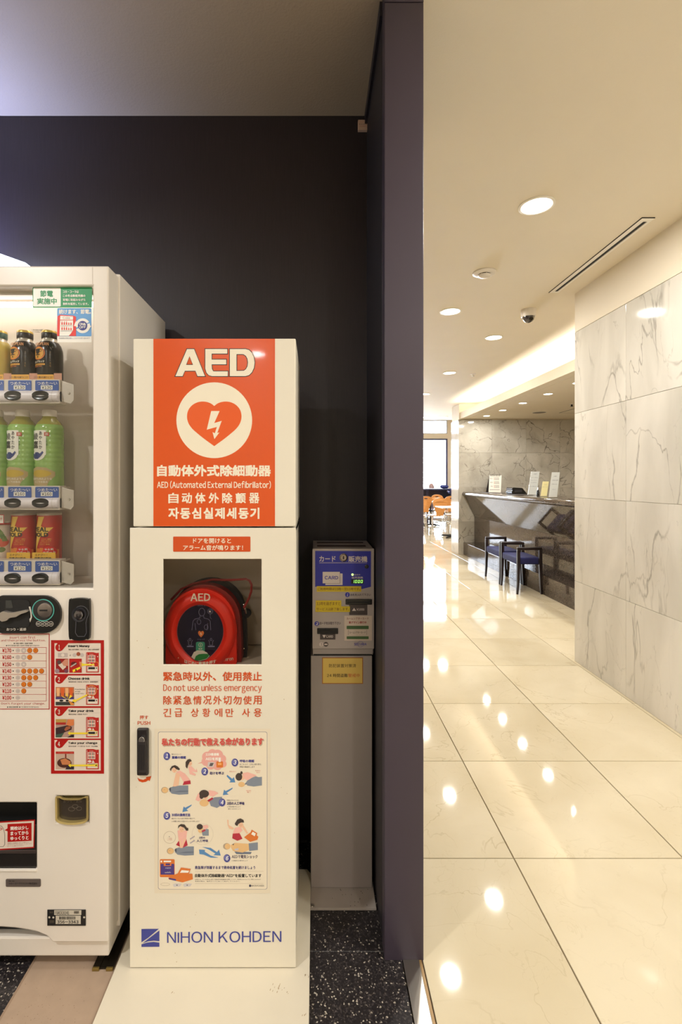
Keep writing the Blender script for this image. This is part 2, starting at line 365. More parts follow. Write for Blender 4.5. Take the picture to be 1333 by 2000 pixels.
class Print:
    """ink shapes given by the photo's own coordinates on the surface they are printed on (plane facing -y at depth Y, or a custom map)"""
    def __init__(s, Y=1, fn=None, eps=.00012, fine=0):
        s.mb = MB(); s.Y = Y; s.eps = eps; s.fn = fn; s.fine = fine; s.n = 0; s.jobs = []
    def pt(s, x, y, l):
        if s.fn: return s.fn(x, y, l*s.eps)
        p = W(x, y, s.Y); return (p.x, s.Y-l*s.eps, p.z)
    def emit(s, pts, faces, m, l):
        s.n += 1; l = l+(s.n % 20)*.045                        # later ink lies a hair over earlier ink
        if s.fn and s.fine:                                     # curved surface: split the ink finely enough to follow it
            pts = [(p[0], p[1]) for p in pts]; faces = [tuple(f) for f in faces]
            tris = []
            for f in faces:
                for i in range(1, len(f)-1): tris.append((pts[f[0]], pts[f[i]], pts[f[i+1]]))
            out = []
            while tris:
                a, b, c = tris.pop()
                e = [(abs(a[0]-b[0]), 0), (abs(b[0]-c[0]), 1), (abs(c[0]-a[0]), 2)]; d, k = max(e)
                if d <= s.fine: out.append((a, b, c)); continue
                a, b, c = ((a, b, c), (b, c, a), (c, a, b))[k]; mid = ((a[0]+b[0])/2, (a[1]+b[1])/2)
                tris += [(a, mid, c), (mid, b, c)]
            pts = [q for t in out for q in t]; faces = [(3*i, 3*i+1, 3*i+2) for i in range(len(out))]
        s.mb.add([s.pt(p[0], p[1], l) for p in pts], faces, m)
    def poly(s, pts, m, l=1):
        tri = tessellate_polygon([[Vector((p[0], p[1], 0)) for p in pts]])
        s.emit(pts, [tuple(reversed(t)) for t in tri], m, l); return s
    def rect(s, x0, y0, x1, y1, m, l=1, r=0):
        if r:
            pts = []
            for cx, cy, a in ((x1-r, y0+r, -90), (x1-r, y1-r, 0), (x0+r, y1-r, 90), (x0+r, y0+r, 180)):
                for k in range(5):
                    t = math.radians(a+22.5*k); pts.append((cx+r*math.cos(t), cy+r*math.sin(t)))
            return s.poly(pts, m, l)
        return s.poly([(x0,y0),(x1,y0),(x1,y1),(x0,y1)], m, l)
    def disc(s, cx, cy, r, m, l=1, ry=None, n=28, rot=0):
        ry = ry or r; pts = []
        for i in range(n):
            a = 2*PI*i/n; x, y = r*math.cos(a), ry*math.sin(a)
            pts.append((cx+x*math.cos(rot)-y*math.sin(rot), cy+x*math.sin(rot)+y*math.cos(rot)))
        s.emit([(cx, cy)]+pts, [(0, 1+(i+1) % n, 1+i) for i in range(n)], m, l); return s
    def ring(s, cx, cy, r, w, m, l=1, ry=None, n=32, a0=0, a1=360):
        ry = ry or r; full = (a1-a0) >= 360; k = n+1
        o = []
        for i in range(k):
            a = math.radians(a0+(a1-a0)*i/n)
            o.append(s.pt(cx+r*math.cos(a), cy+ry*math.sin(a), l)); o.append(s.pt(cx+(r-w)*math.cos(a), cy+(ry-w)*math.sin(a), l))
        s.mb.add(o, [(2*i, 2*i+1, 2*i+3, 2*i+2) for i in range(n)], m); return s
    def line(s, pts, w, m, l=1):
        for a, b in zip(pts[:-1], pts[1:]):
            dx, dy = b[0]-a[0], b[1]-a[1]; d = math.hypot(dx, dy) or 1; nx, ny = -dy/d*w/2, dx/d*w/2
            s.mb.add([s.pt(a[0]+nx,a[1]+ny,l), s.pt(a[0]-nx,a[1]-ny,l), s.pt(b[0]-nx,b[1]-ny,l), s.pt(b[0]+nx,b[1]+ny,l)], [(0,1,2,3)], m)
        return s
    def frame(s, x0, y0, x1, y1, w, m, l=1):
        s.rect(x0,y0,x1,y0+w,m,l); s.rect(x0,y1-w,x1,y1,m,l); s.rect(x0,y0+w,x0+w,y1-w,m,l); s.rect(x1-w,y0+w,x1,y1-w,m,l); return s
    def text(s, t, x0, y0, x1, y1, m, l=1, bold=0, res=None, warp=None, skew=0):
        if res is None: res = 4 if (y1-y0) > 30 else (2 if (y1-y0) > 9 else 1)
        res = max(res, 2)
        s.jobs.append((s.n, (t, x0, y0, x1, y1, m, l, bold, res, warp, skew))); s.n += 4; return s
    def set_text(s, t, x0, y0, x1, y1, m, l, bold, res, warp, skew):
        strikes = [(0, 0)]
        if bold:                                        # heavier strokes: the glyph struck again a hair aside
            h1 = (y1-y0)/(t.count('\n')+1); d = bold*h1*1.15; x0 += d; x1 -= d; y0 += d; y1 -= d
            strikes = [(d, d), (-d, d), (d, -d), (-d, -d)] if bold > .009 else [(d, 0), (-d, 0)]
        vs, fs = glyphs(t, res)
        for k, (sx, sy) in enumerate(strikes):
            out = []
            for u, v in vs:
                x = x0+u*(x1-x0)+skew*(1-v)*(y1-y0)+sx; y = y0+v*(y1-y0)+sy
                if warp: x, y = warp(x, y)
                out.append((x, y))
            s.emit(out, fs, m, l)
        return s
    def build(s, name, parent=None):
        for r in {j[1][8] for j in s.jobs}: prefetch([c for j in s.jobs if j[1][8] == r for c in j[1][0]], r)
        for n, j in s.jobs: s.n = n; s.set_text(*j)
        return s.mb.build(name, None, parent, merge=False, fix=False)

# common materials
PLASTER = mat('plaster_paint', rgb(232, 222, 202), .75, noise=.015, nscale=3, bump=.12, bscale=180)
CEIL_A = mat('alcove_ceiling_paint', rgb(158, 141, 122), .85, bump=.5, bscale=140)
FLOOR_M = stone('cream_floor_marble', rgb(212, 201, 176), rgb(199, 186, 158), rgb(150, 132, 100), rough=.045, spec=.32, vein_amt=.35, vein_w=.008, vscale=2.2, tint=.10)
WALL_M = stone('white_wall_marble', rgb(232, 228, 220), rgb(204, 200, 191), rgb(116, 110, 102), rough=.06, vein_amt=.6, vein_w=.007, vscale=1.4, dist=1.0, tint=.05, stretch=(1, 1.3, .45), crack=.6, crack_scale=1.4)
BACK_M = stone('veined_back_marble', rgb(200, 195, 184), rgb(164, 158, 146), rgb(84, 78, 70), rough=.08, vein_amt=.7, vein_w=.009, vscale=1.8, dist=.6, tint=.06, crack=1.0, crack_scale=2.6)
GRANITE = speckled('brown_granite', rgb(62, 54, 48), [rgb(84, 74, 66), rgb(44, 38, 35), rgb(98, 86, 76)], 190, .06, .5, amount=.6)
TERRAZZO = speckled('black_terrazzo', rgb(34, 31, 33), [rgb(58, 53, 54), rgb(84, 78, 76), rgb(170, 162, 150)], 300, .35, amount=.28)
DARKWALL = mat('dark_laminate', rgb(34, 26, 31), .5, noise=.22, nscale=9, stretch=(30, 30, 1.2), bump=.1, bscale=30)
PART_M = mat('dark_partition', rgb(34, 30, 36), .5)
FRAME_M = mat('plum_grey_steel', rgb(60, 52, 66), .42, metal=.0, spec=.5, noise=.04, nscale=6)
GROUT = mat('grout', rgb(170, 146, 104), .8)
STEEL = mat('brushed_steel', rgb(190, 184, 176), .28, metal=1)
CHROME = mat('chrome', rgb(225, 225, 228), .12, metal=1)
BLACK = mat('black_plastic', rgb(16, 16, 18), .25)
MATT = mat('matt_black', rgb(14, 13, 14), .7)
WHITE = mat('white_plastic', rgb(238, 232, 226), .3)
VMW = mat('vending_enamel', rgb(226, 219, 210), .32, noise=.02, nscale=4)
AEDW = mat('cabinet_enamel', rgb(228, 222, 207), .35, noise=.03, nscale=3)
ORANGE = mat('orange_print', rgb(212, 80, 12), .27, coat=.2, bump=.05, bscale=300)
LAMPG = mat('lamp_diffuser', rgb(255, 250, 235), .5, emit=(1, .93, .8, 1), es=14)

# ================================================================ THE SETTING
CZ = 2.64; T = .583
Y0R = -3.4                                                     # wall behind the viewer
floor = struct(MB().box(-2.2, 6.2, Y0R, 17.0, -.08, -.012).build('floor', GROUT))
# lobby tiles: cream marble slabs with recessed joints
tile_me = {}
def floor_tile(x0, x1, y0, y1, m=FLOOR_M, g=.0018, th=.012, nm='tile'):
    key = (round(x1-x0, 3), round(y1-y0, 3), m.name)
    if key not in tile_me:
        w, d = (x1-x0)/2-g, (y1-y0)/2-g
        mb = MB(); c = .0012
        v = [(-w,-d,-th),(w,-d,-th),(w,d,-th),(-w,d,-th),(-w,-d,-c),(w,-d,-c),(w,d,-c),(-w,d,-c),(-w+c,-d+c,0),(w-c,-d+c,0),(w-c,d-c,0),(-w+c,d-c,0)]
        f = [(0,1,5,4),(1,2,6,5),(2,3,7,6),(3,0,4,7),(4,5,9,8),(5,6,10,9),(6,7,11,10),(7,4,8,11),(8,9,10,11),(3,2,1,0)]
        mb.add(v, f, m); tile_me[key] = mb.mesh('tile')
    o = bpy.data.objects.new(nm, tile_me[key]); C.objects.link(o); o.location = ((x0+x1)/2, (y0+y1)/2, 0); o.parent = floor
    return o
XA = .684; YA = 1.684
yl = [YA+T*k for k in range(-6, 27)]
for j in range(len(yl)-1):
    ya, yb = yl[j], yl[j+1]
    if ya > 16.2: break
    far = ya > 8.9
    xs = [XA+T*k for k in range(-2, 9)]
    if ya < 1.9: xs = [.290]+[x for x in xs if x > .3]
    xmax = 1.88 if yb < 3.6 else (2.62 if ya < 8.5 else 6.2)
    xmin = .22*ya-1.0 if far else -9
    for a, b in zip(xs[:-1], xs[1:]):
        if a > xmax or b < xmin: continue
        floor_tile(a, b, ya, yb)
# alcove: black terrazzo slabs, steel threshold strip
for xa, xb in ((-2.2, -1.36), (-1.36, -.763), (-.763, -.16), (-.16, .236)):
    for ya, yb in ((Y0R, -1.65), (-1.65, -1.05), (-1.05, -.45), (-.45, .15), (.15, .75), (.75, 1.35), (1.35, 1.80)):
        floor_tile(xa, xb, ya, yb, TERRAZZO, g=.0006)
struct(MB().box(.2375, .281, Y0R, 1.80, -.012, .0015).build('trim_1', STEEL, bevel=.001))
struct(MB().box(.2812, .2885, Y0R, 1.80, -.012, .0008).build('trim_2', mat('brass_joint', rgb(150, 122, 84), .5, metal=.3)))
floor_tile(.29, 1.9, Y0R, YA-6*T)

# ceiling (one level) with the raised cafe bay behind
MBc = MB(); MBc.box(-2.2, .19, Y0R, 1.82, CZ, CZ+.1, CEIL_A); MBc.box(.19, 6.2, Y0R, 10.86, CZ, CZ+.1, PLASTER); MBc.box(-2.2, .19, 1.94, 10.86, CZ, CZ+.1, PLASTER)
MBc.box(-2.2, 6.2, 10.76, 10.86, CZ+.1, 3.4, PLASTER); MBc.box(-2.2, 6.2, 10.86, 16.3, 3.36, 3.46, PLASTER)
struct(MBc.build('ceiling'))

# alcove back wall, partition and steel portal
struct(MB().box(-2.2, .19, 1.80, 1.94, -.012, CZ+.05).build('wall_alcove', DARKWALL))
struct(MB().box(-2.32, -2.2, Y0R, 17, -.012, CZ+.8).build('wall_left', PLASTER))
struct(MB().box(-2.32, 2.3, Y0R-.12, Y0R, -.012, CZ+.1).build('wall_behind', PLASTER))
col = struct(MB().box(.188, .294, 1.326, 1.372, -.012, 2.594).build('pillar', FRAME_M, bevel=.0015))
struct(MB().box(.188, .294, 1.326, 1.372, 2.5965, CZ+.02).box(.1925, .290, 1.332, 1.90, 2.62, CZ+.03).build('trim_3', FRAME_M))
BLKG = mat('dark_groove', rgb(20, 18, 20), .7)
struct(MB().box(.196, .286, 1.372, 1.392, -.012, CZ).build('trim_4', BLKG))
struct(MB().box(.190, .292, 1.392, 1.94, -.012, CZ-.002).build('wall_partition', PART_M, bevel=.001))
struct(MB().box(.181, .1895, 1.37, 1.80, 2.60, CZ).build('trim_5', PART_M))

# right-hand marble wall: slabs proud of the backing, plaster above
wr = struct(MB().box(1.885, 2.3, Y0R, 3.522, -.012, CZ+.05, PLASTER).box(1.8705, 1.885, Y0R, 3.5225, 2.364, CZ+.05, PLASTER).build('wall_right'))
ZR = [0.0, .577, 1.175, 1.779, 2.362]
def slab(parent, w, h, loc, axis, m, th=.014, g=.0009):
    key = ('s', round(w, 3), round(h, 3), axis, m.name)
    if key not in tile_me:
        c = .001; a, b = w/2-g, h/2-g
        vs = [(-a,th,-b),(a,th,-b),(a,th,b),(-a,th,b),(-a,c,-b),(a,c,-b),(a,c,b),(-a,c,b),(-a+c,0,-b+c),(a-c,0,-b+c),(a-c,0,b-c),(-a+c,0,b-c)]
        f = [(0,1,5,4),(1,2,6,5),(2,3,7,6),(3,0,4,7),(4,5,9,8),(5,6,10,9),(6,7,11,10),(7,4,8,11),(8,9,10,11),(3,2,1,0)]
        if axis == 'x': vs = [(y, -x, z) for x, y, z in vs]
        tile_me[key] = MB().add(vs, f, m).mesh('panel')
    o = bpy.data.objects.new('panel', tile_me[key]); C.objects.link(o); o.location = loc; o.parent = parent
    return o
for k in range(7):
    ya, yb = 3.526-T*(k+1), 3.526-T*k
    for j in range(4): slab(wr, yb-ya, ZR[j+1]-ZR[j], (1.870, (ya+yb)/2, (ZR[j]+ZR[j+1])/2), 'x', WALL_M)
# recess with the reception counter: marble back wall, side wall, soffit
wb = struct(MB().box(2.525, 5.0, 8.585, 9.02, -.012, CZ+.05, PLASTER).build('wall_reception'))
xs = [2.51, 3.10, 3.70, 4.29, 4.89]
for i in range(4):
    for j in range(4): slab(wb, xs[i+1]-xs[i], ZR[j+1]-ZR[j], ((xs[i]+xs[i+1])/2, 8.571, (ZR[j]+ZR[j+1])/2), 'y', BACK_M)
WHITE_M = stone('pale_return_marble', rgb(238, 234, 226), rgb(226, 220, 210), rgb(170, 160, 150), rough=.06, vein_amt=.4)
for j in range(4): slab(wb, .449, ZR[j+1]-ZR[j], (2.511, 8.571+.2245, (ZR[j]+ZR[j+1])/2), 'x', WHITE_M)
struct(MB().box(2.3, 5.1, 3.40, 3.522, -.012, CZ+.05).build('wall_recess_end', PLASTER))
struct(MB().box(4.9, 5.02, 3.522, 9.02, -.012, CZ+.05).build('wall_recess_side', PLASTER))
sf = MB().box(2.685, 4.9, 3.522, 8.585, 2.376, 2.41, PLASTER)
sf.box(2.54, 2.555, 3.522, 8.585, 2.386, 2.485, PLASTER).box(2.54, 2.63, 3.522, 8.585, 2.372, 2.386, PLASTER).box(2.63, 2.685, 3.522, 8.585, 2.3785, 2.40, PLASTER)
struct(sf.build('ceiling_soffit'))
# cafe end: glazed wall
win = struct(MB().plate(-2.2, 6.2, -.012, 3.46, 16.0, 16.18, [(-1.6, 4.33, .02, 2.66), (-1.6, 4.33, 2.82, 3.27)], PLASTER).build('wall_cafe'))
w1 = struct(MB().plate(-1.6, 4.33, .02, 2.66, 16.02, 16.08, [(-1.55+1.47*k, -1.55+1.47*k+1.42, .07, 2.61) for k in range(4)], mat('window_frame', rgb(206, 208, 220), .4)).build('window_1'))
for k in range(4): MB().box(-1.55+1.47*k, -1.55+1.47*k+1.42, 16.045, 16.051, .07, 2.61).build('pane', glass('window_glass') if k == 0 else MATS['window_glass'], w1)
w2 = struct(MB().plate(-1.6, 4.33, 2.82, 3.27, 16.02, 16.08, [(-1.57, 4.30, 2.85, 3.24)], MATS['window_frame']).build('window_2'))
MB().box(-1.57, 4.30, 16.045, 16.051, 2.85, 3.24).build('pane', MATS['window_glass'], w2)
struct(MB().box(6.2, 6.32, 9.02, 16.3, -.012, 3.46).build('wall_cafe_side', PLASTER))
struct(MB().box(5.0, 6.32, 8.9, 9.02, -.012, CZ+.1).build('wall_cafe_return', PLASTER))

# ================================================================ CEILING FITTINGS
DISC = PLASTER
RIMM = mat('lamp_trim', rgb(244, 240, 230), .4)
def downlight(x, y, label, z=CZ, r=.072, p=P_LOBBY, group=None, color=WARM, spread=180):
    t = thing('downlight', label, 'light', (x, y, z), group)
    MB().lathe([(r+.012, z-.0005), (r+.012, z-.004), (r, z-.006), (r-.004, z-.0005)], (x, y, 0), 28, cap=False).build('trim_ring', RIMM, t, smooth=True)
    MB().lathe([(r-.002, z-.0030), (r*.5, z-.0032)], (x, y, 0), 28).build('diffuser', LAMPG, t)
    area_lamp((x, y, z-.012), r*1.7, p, color, spread=spread, parent=t, inv=Matrix.Translation(-t.location))
    return t
LB = 'round recessed ceiling lights of the lobby'
downlight(1.08, 2.385, 'largest-looking lit downlight, nearest in the cream lobby ceiling, left of the long vent', group=LB)
downlight(1.075, 3.88, 'lit downlight in the lobby ceiling close beyond the smoke detector', group=LB)
downlight(1.676, 4.59, 'lit downlight in the lobby ceiling just past the dome camera', group=LB)
downlight(1.678, 6.10, 'lit downlight in the lobby ceiling beside the small sprinkler head', group=LB)
downlight(1.70, 7.60, 'lit lobby downlight half hidden by the dark pillar, above the cafe opening', group=LB)
downlight(1.08, .89, 'lit downlight in the lobby ceiling overhead, in front of the marble wall', group=LB)
downlight(1.68, .2, 'lit lobby downlight overhead near the marble wall, behind the viewer', group=LB)
downlight(1.08, -1.6, 'lit lobby downlight nearest the rear wall', group=LB)
downlight(2.33, 10.41, 'lit downlight above the cafe chairs, next to the dark pillar', r=.1, p=28, group=LB)
downlight(2.72, 10.41, 'lit downlight above the cafe chairs, next to the pale marble corner', r=.1, p=28, group=LB)
for x, lb in ((2.6, 'lit downlight in the raised cafe ceiling nearer the dark pillar'), (4.6, 'lit downlight in the raised cafe ceiling behind the pale marble corner')):
    downlight(x, 13.2, lb, z=3.36, r=.1, p=45, group='raised cafe ceiling lights')  # extra unseen lamps, put in to brighten the cafe end
for k, (x, y) in enumerate(((2.86, 8.16), (2.88, 7.51), (2.89, 6.81), (2.90, 6.09), (2.90, 5.4), (2.9, 4.7), (2.9, 4.0))):
    downlight(x, y, ['small soffit downlight over the reception counter, nearest the veined back wall',
        'small soffit downlight over the reception counter, second from the veined back wall',
        'small soffit downlight over the reception counter, third from the veined back wall',
        'small soffit downlight over the counter, closest to the pale marble wall edge',
        'soffit downlight over the counter behind the marble wall, far one of three',
        'soffit downlight over the counter behind the marble wall, middle of three',
        'soffit downlight over the counter behind the marble wall, near one of three'][k], z=2.376, r=.052, p=P_SOFFIT, group='soffit lights over the reception counter')
for (x, y, p, lb) in ((-.62, -2.6, P_HALL*.5, 'ceiling downlight at the rear that glints on the orange sign'),
                   (-1.6, -.2, P_HALL, 'ceiling downlight in front of the vending machine'),
                   (-.75, -1.3, P_HALL*.25, 'ceiling downlight behind the viewer between two others')):
    downlight(x, y, lb, p=p, r=.10, group='ceiling lights in front of the machines', color=(1, .985, .95), spread=168)
# cove tube on the soffit ledge
cv = thing('cove_lamp', 'long cove light tube hidden on the soffit ledge, washing the lobby ceiling', 'light', (2.64, 6, 2.41))
MB().tube([(2.64, 3.6, 2.425), (2.64, 8.3, 2.425)], .012, 8).build('tube', mat('cove_tube', rgb(255, 246, 230), .5, emit=(1, .9, .75, 1), es=20), cv)
area_lamp((2.63, 5.95, 2.45), 4.6, P_COVE, (1, .92, .8), rot=(PI, math.radians(0), PI/2), shape='RECTANGLE', size_y=.04, parent=cv, inv=Matrix.Translation(-cv.location))
# linear air vent
vt = thing('air_vent', 'long narrow white slot diffuser in the lobby ceiling', 'vent', (1.70, 3.0, CZ))
MB().box(1.668, 1.734, 2.497, 3.49, CZ-.004, CZ-.0005).build('frame', RIMM, vt)
MB().box(1.6665, 1.669, 2.495, 3.492, CZ-.0045, CZ).box(1.668, 1.734, 2.494, 2.4965, CZ-.0045, CZ).build('shadow_gap', MATT, vt)
MB().box(1.697, 1.712, 2.53, 3.46, CZ-.0055, CZ-.0038).build('slot', MATT, vt)
MB().box(1.715, 1.7165, 2.53, 3.46, CZ-.0055, CZ-.0038).build('blade', mat('vent_blade', rgb(150, 140, 124), .5), vt)
# smoke detector
sd = thing('smoke_detector', 'round cream smoke detector on the lobby ceiling', 'detector', (1.092, 3.155, CZ))
MB().lathe([(.073, CZ-.0005), (.073, CZ-.006), (.062, CZ-.012), (.045, CZ-.014)], (1.092, 3.155, 0), 32).build('base', WHITE, sd, smooth=True)
MB().lathe([(.036, CZ-.013), (.036, CZ-.020)], (1.092, 3.155, 0), 24).build('sensor_gap', MATT, sd)
MB().lathe([(.040, CZ-.019), (.036, CZ-.026), (.022, CZ-.034), (.004, CZ-.036)], (1.092, 3.155, 0), 24).build('sensor_cap', WHITE, sd, smooth=True)
for k in range(8):
    a = k*PI/4; MB().box(1.092+.038*math.cos(a)-.002, 1.092+.038*math.cos(a)+.002, 3.155+.038*math.sin(a)-.002, 3.155+.038*math.sin(a)+.002, CZ-.021, CZ-.012).build('rib', WHITE, sd)
# dome camera
dc = thing('dome_camera', 'white security dome camera with a smoked bubble under the lobby ceiling', 'camera', (1.68, 3.85, CZ))
MB().lathe([(.056, CZ-.0005), (.057, CZ-.03), (.054, CZ-.052), (.049, CZ-.056)], (1.68, 3.85, 0), 28).build('housing', WHITE, dc, smooth=True)
MB().lathe([(.046*math.cos(a), CZ-.056-.046*math.sin(a)) for a in [k*PI/16 for k in range(8)]]+[(.002, CZ-.102)], (1.68, 3.85, 0), 24).build('bubble', mat('smoked_bubble', rgb(60, 56, 60), .08, coat=1), dc, smooth=True)
MB().lathe([(.014, 3.80), (.014, 3.812)], (1.68, 0, CZ-.085), 16, 'y').build('lens', BLACK, dc)
# sprinkler
sp = thing('sprinkler', 'tiny sprinkler head on the lobby ceiling past the dome camera', 'sprinkler', (1.99, 6.16, CZ))
MB().lathe([(.034, CZ-.0005), (.03, CZ-.006), (.01, CZ-.012)], (1.99, 6.16, 0), 16).build('plate', WHITE, sp)
MB().lathe([(.008, CZ-.01), (.008, CZ-.03), (.02, CZ-.032), (.02, CZ-.034)], (1.99, 6.16, 0), 12).build('head', STEEL, sp)
sp = thing('sprinkler', 'tiny dark sprinkler head on the soffit over the counter', 'sprinkler', (3.62, 6.9, 2.376))
MB().lathe([(.034, 2.3755), (.03, 2.368)], (3.62, 6.9, 0), 16).build('plate', WHITE, sp)
MB().lathe([(.012, 2.37), (.012, 2.345), (.02, 2.343), (.02, 2.34)], (3.62, 6.9, 0), 12).build('head', MATT, sp)
sk = thing('ceiling_speaker', 'flat round speaker grille in the soffit near the veined wall', 'speaker', (3.55, 7.75, 2.376))
MB().lathe([(.10, 2.3755), (.10, 2.371), (.09, 2.369)], (3.55, 7.75, 0), 24).build('grille', mat('speaker_grille', rgb(120, 112, 100), .6), sk)
MB().lathe([(.112, 2.3758), (.112, 2.372), (.10, 2.370)], (3.55, 7.75, 0), 24, cap=False).build('trim_ring', RIMM, sk)
for k in range(1):
    hp = thing('access_hatch', 'square access hatch with a dark outline in the soffit above the counter', 'hatch', (4.2, 7.5, 2.376))
    MB().box(3.9, 4.5, 7.2, 7.8, 2.3735, 2.3756).build('panel', PLASTER, hp)
    MB().box(3.893, 3.9, 7.193, 7.807, 2.373, 2.3758).box(4.5, 4.507, 7.193, 7.807, 2.373, 2.3758).box(3.9, 4.5, 7.193, 7.2, 2.373, 2.3758).box(3.9, 4.5, 7.8, 7.807, 2.373, 2.3758).build('frame', BLKG, hp)

# ================================================================ RECEPTION
ct = thing('reception_counter', 'long polished brown granite reception counter with a rounded nosing and sloped front', 'counter', (2.9, 6, 0))
nose = []
for k in range(9):
    a = PI/2+PI*k/8; nose.append((2.61+.037*math.cos(a), 1.063+.037*math.sin(a)))
MB().prism([(3.35, 1.10)]+nose+[(3.35, 1.026)], 3.54, 8.565, 'y').build('worktop', GRANITE, ct, smooth=True)
MB().prism([(2.62, 1.03), (2.79, .654), (2.84, .654), (3.3, 1.03)], 3.54, 8.56, 'y').build('sloped_front', GRANITE, ct)
for k in range(7):
    a = 3.54+.717*k; MB().box(2.785, 2.83, a+.001, a+.716, .215, .66).build('panel', GRANITE, ct)
for k in range(7):
    a = 3.54+.717*k; MB().box(2.595, 2.9, a+.001, a+.716, 0, .215).build('plinth', GRANITE, ct, bevel=.002)
MB().box(3.2, 3.33, 3.56, 8.55, 0, 1.03).build('back_panel', mat('counter_back', rgb(70, 60, 52), .5), ct)
# stools
NAVY = mat('navy_upholstery', rgb(26, 28, 80), .85, noise=.1, nscale=20, bump=.1, bscale=300)
DWOOD = mat('dark_walnut', rgb(26, 14, 14), .38, noise=.2, nscale=4, stretch=(20, 20, 2))
def stool(Ya, Yb, label):
    x0, x1 = 2.303, 2.588
    t = thing('stool', label, 'stool', ((x0+x1)/2, (Ya+Yb)/2, 0), 'armed stools at the reception counter')
    for y in (Ya, Yb):
        for x, s in ((x0, 1), (x1, -1)):
            m = MB(); q = [(x, 0, .020, .028), (x, .12, .024, .033), (x, .33, .034, .033), (x, .505, .034, .033)]
            ya = y
            vs = []; 
            for (xx, z, w, d) in q:
                off = -.006*s if z < .05 else 0
                a, b = (xx+off, xx+off+s*w)
                vs += [(a, ya-d/2, z), (b, ya-d/2, z), (b, ya+d/2, z), (a, ya+d/2, z)]
            fs = [(3,2,1,0), (12,13,14,15)]
            for k in range(3):
                for i in range(4): fs.append((4*k+i, 4*k+(i+1) % 4, 4*k+4+(i+1) % 4, 4*k+4+i))
            m.add(vs, fs).build('leg', DWOOD, t, bevel=.003)
        MB().box(x0, x1, y-.0165, y+.0165, .503, .535).build('armrest', DWOOD, t, bevel=.008)
    MB().box(x0+.004, x1-.004, Ya+.017, Yb-.017, .335, .415).build('seat', NAVY, t, bevel=.018, seg=3)
stool(5.585, 6.06, 'dark wooden armed stool with a navy seat, the nearer of the two at the counter')
stool(6.115, 6.62, 'dark wooden armed stool with a navy seat, the farther one, partly behind its twin')

def on_counter(px, Y): return X_(px, Y)
INKK = pm(40, 36, 40)
# desk calendar
cal = thing('desk_calendar', 'white ring-bound desk calendar standing on the far end of the counter', 'calendar', (3.10, 8.35, 1.10))
Yc = 8.30
cm = MB(); a = W(955, 960.4, Yc); b = W(979, 960.4, Yc); hgt = .285
cm.add([(a.x, Yc, 1.101), (b.x, Yc, 1.101), (b.x+.035, Yc+.06, 1.10+hgt), (a.x+.035, Yc+.06, 1.10+hgt),
        (a.x, Yc+.004, 1.101), (b.x, Yc+.004, 1.101), (b.x+.035, Yc+.064, 1.10+hgt), (a.x+.035, Yc+.064, 1.10+hgt)],
       [(0,1,2,3), (7,6,5,4), (0,4,5,1), (1,5,6,2), (2,6,7,3), (3,7,4,0)])
cm.build('page', pm(244, 240, 230), cal)
MB().add([(a.x, Yc+.13, 1.101), (b.x, Yc+.13, 1.101), (b.x+.035, Yc+.066, 1.10+hgt), (a.x+.035, Yc+.066, 1.10+hgt)], [(0,1,2,3)]).build('easel_back', pm(60, 56, 60), cal)
def calmap(x, y, l):
    v = (960.4-y)/(960.4-925.5); u = (x-955)/(979-955)-v*.16
    return (a.x+u*(b.x-a.x)+.035*v, Yc+.06*v-.002-l, 1.101+hgt*v)
pr = Print(fn=calmap)
for i in range(3):
    pr.text('令和 %d月' % (4+i), 959+i*.4, 931+i*8, 964, 934+i*8, pm(90, 80, 90), res=1)
    for r in range(3):
        for c in range(6): pr.rect(967+c*1.8+i*-.4, 930.5+i*8+r*2, 968+c*1.8-i*.4, 931.6+i*8+r*2, pm(190, 90, 80) if c == 0 else pm(110, 106, 110))
pr.rect(957, 955, 977, 956, pm(150, 145, 150)); pr.build('lettering', cal)['kind'] = 'stuff'
for k in range(8):
    x = a.x+.05+k*(b.x-a.x-.03)/8; MB().tube([(x, Yc+.05, 1.10+hgt-.018), (x+.002, Yc+.045, 1.10+hgt), (x+.004, Yc+.062, 1.10+hgt+.012), (x+.004, Yc+.08, 1.10+hgt)], .0035, 6).build('ring', BLACK, cal)
# card terminal
te = thing('card_terminal', 'black wedge-shaped terminal lying on the counter beside the calendar', 'terminal', (2.98, 7.1, 1.10))
xx = X_(1000, 7.1)
MB().prism([(xx, 1.102), (xx+.22, 1.102), (xx+.15, 1.188), (xx+.012, 1.196), (xx-.006, 1.175), (xx+.006, 1.155), (xx-.008, 1.13)], 7.08, 7.30, 'y').build('body', BLACK, te, bevel=.004)
MB().box(xx+.03, xx+.14, 7.076, 7.082, 1.13, 1.165).build('screen', mat('terminal_screen', rgb(40, 40, 46), .2), te)
# papers on the counter
for i, (xa, ya, wd, dp, lb) in enumerate(((2.70, 7.45, .2, .5, 'dark desk mat on the counter in front of the calendar'), (2.68, 6.55, .24, .35, 'dark desk mat on the counter under the black terminal'), (2.66, 4.35, .24, .5, 'dark desk mat on the counter next to the pale marble wall edge'))):
    tag(MB().box(xa, xa+wd, ya, ya+dp, 1.1006, 1.104).build('desk_mat', mat('desk_mat', rgb(50, 44, 44), .4), bevel=.001), lb, 'mat')
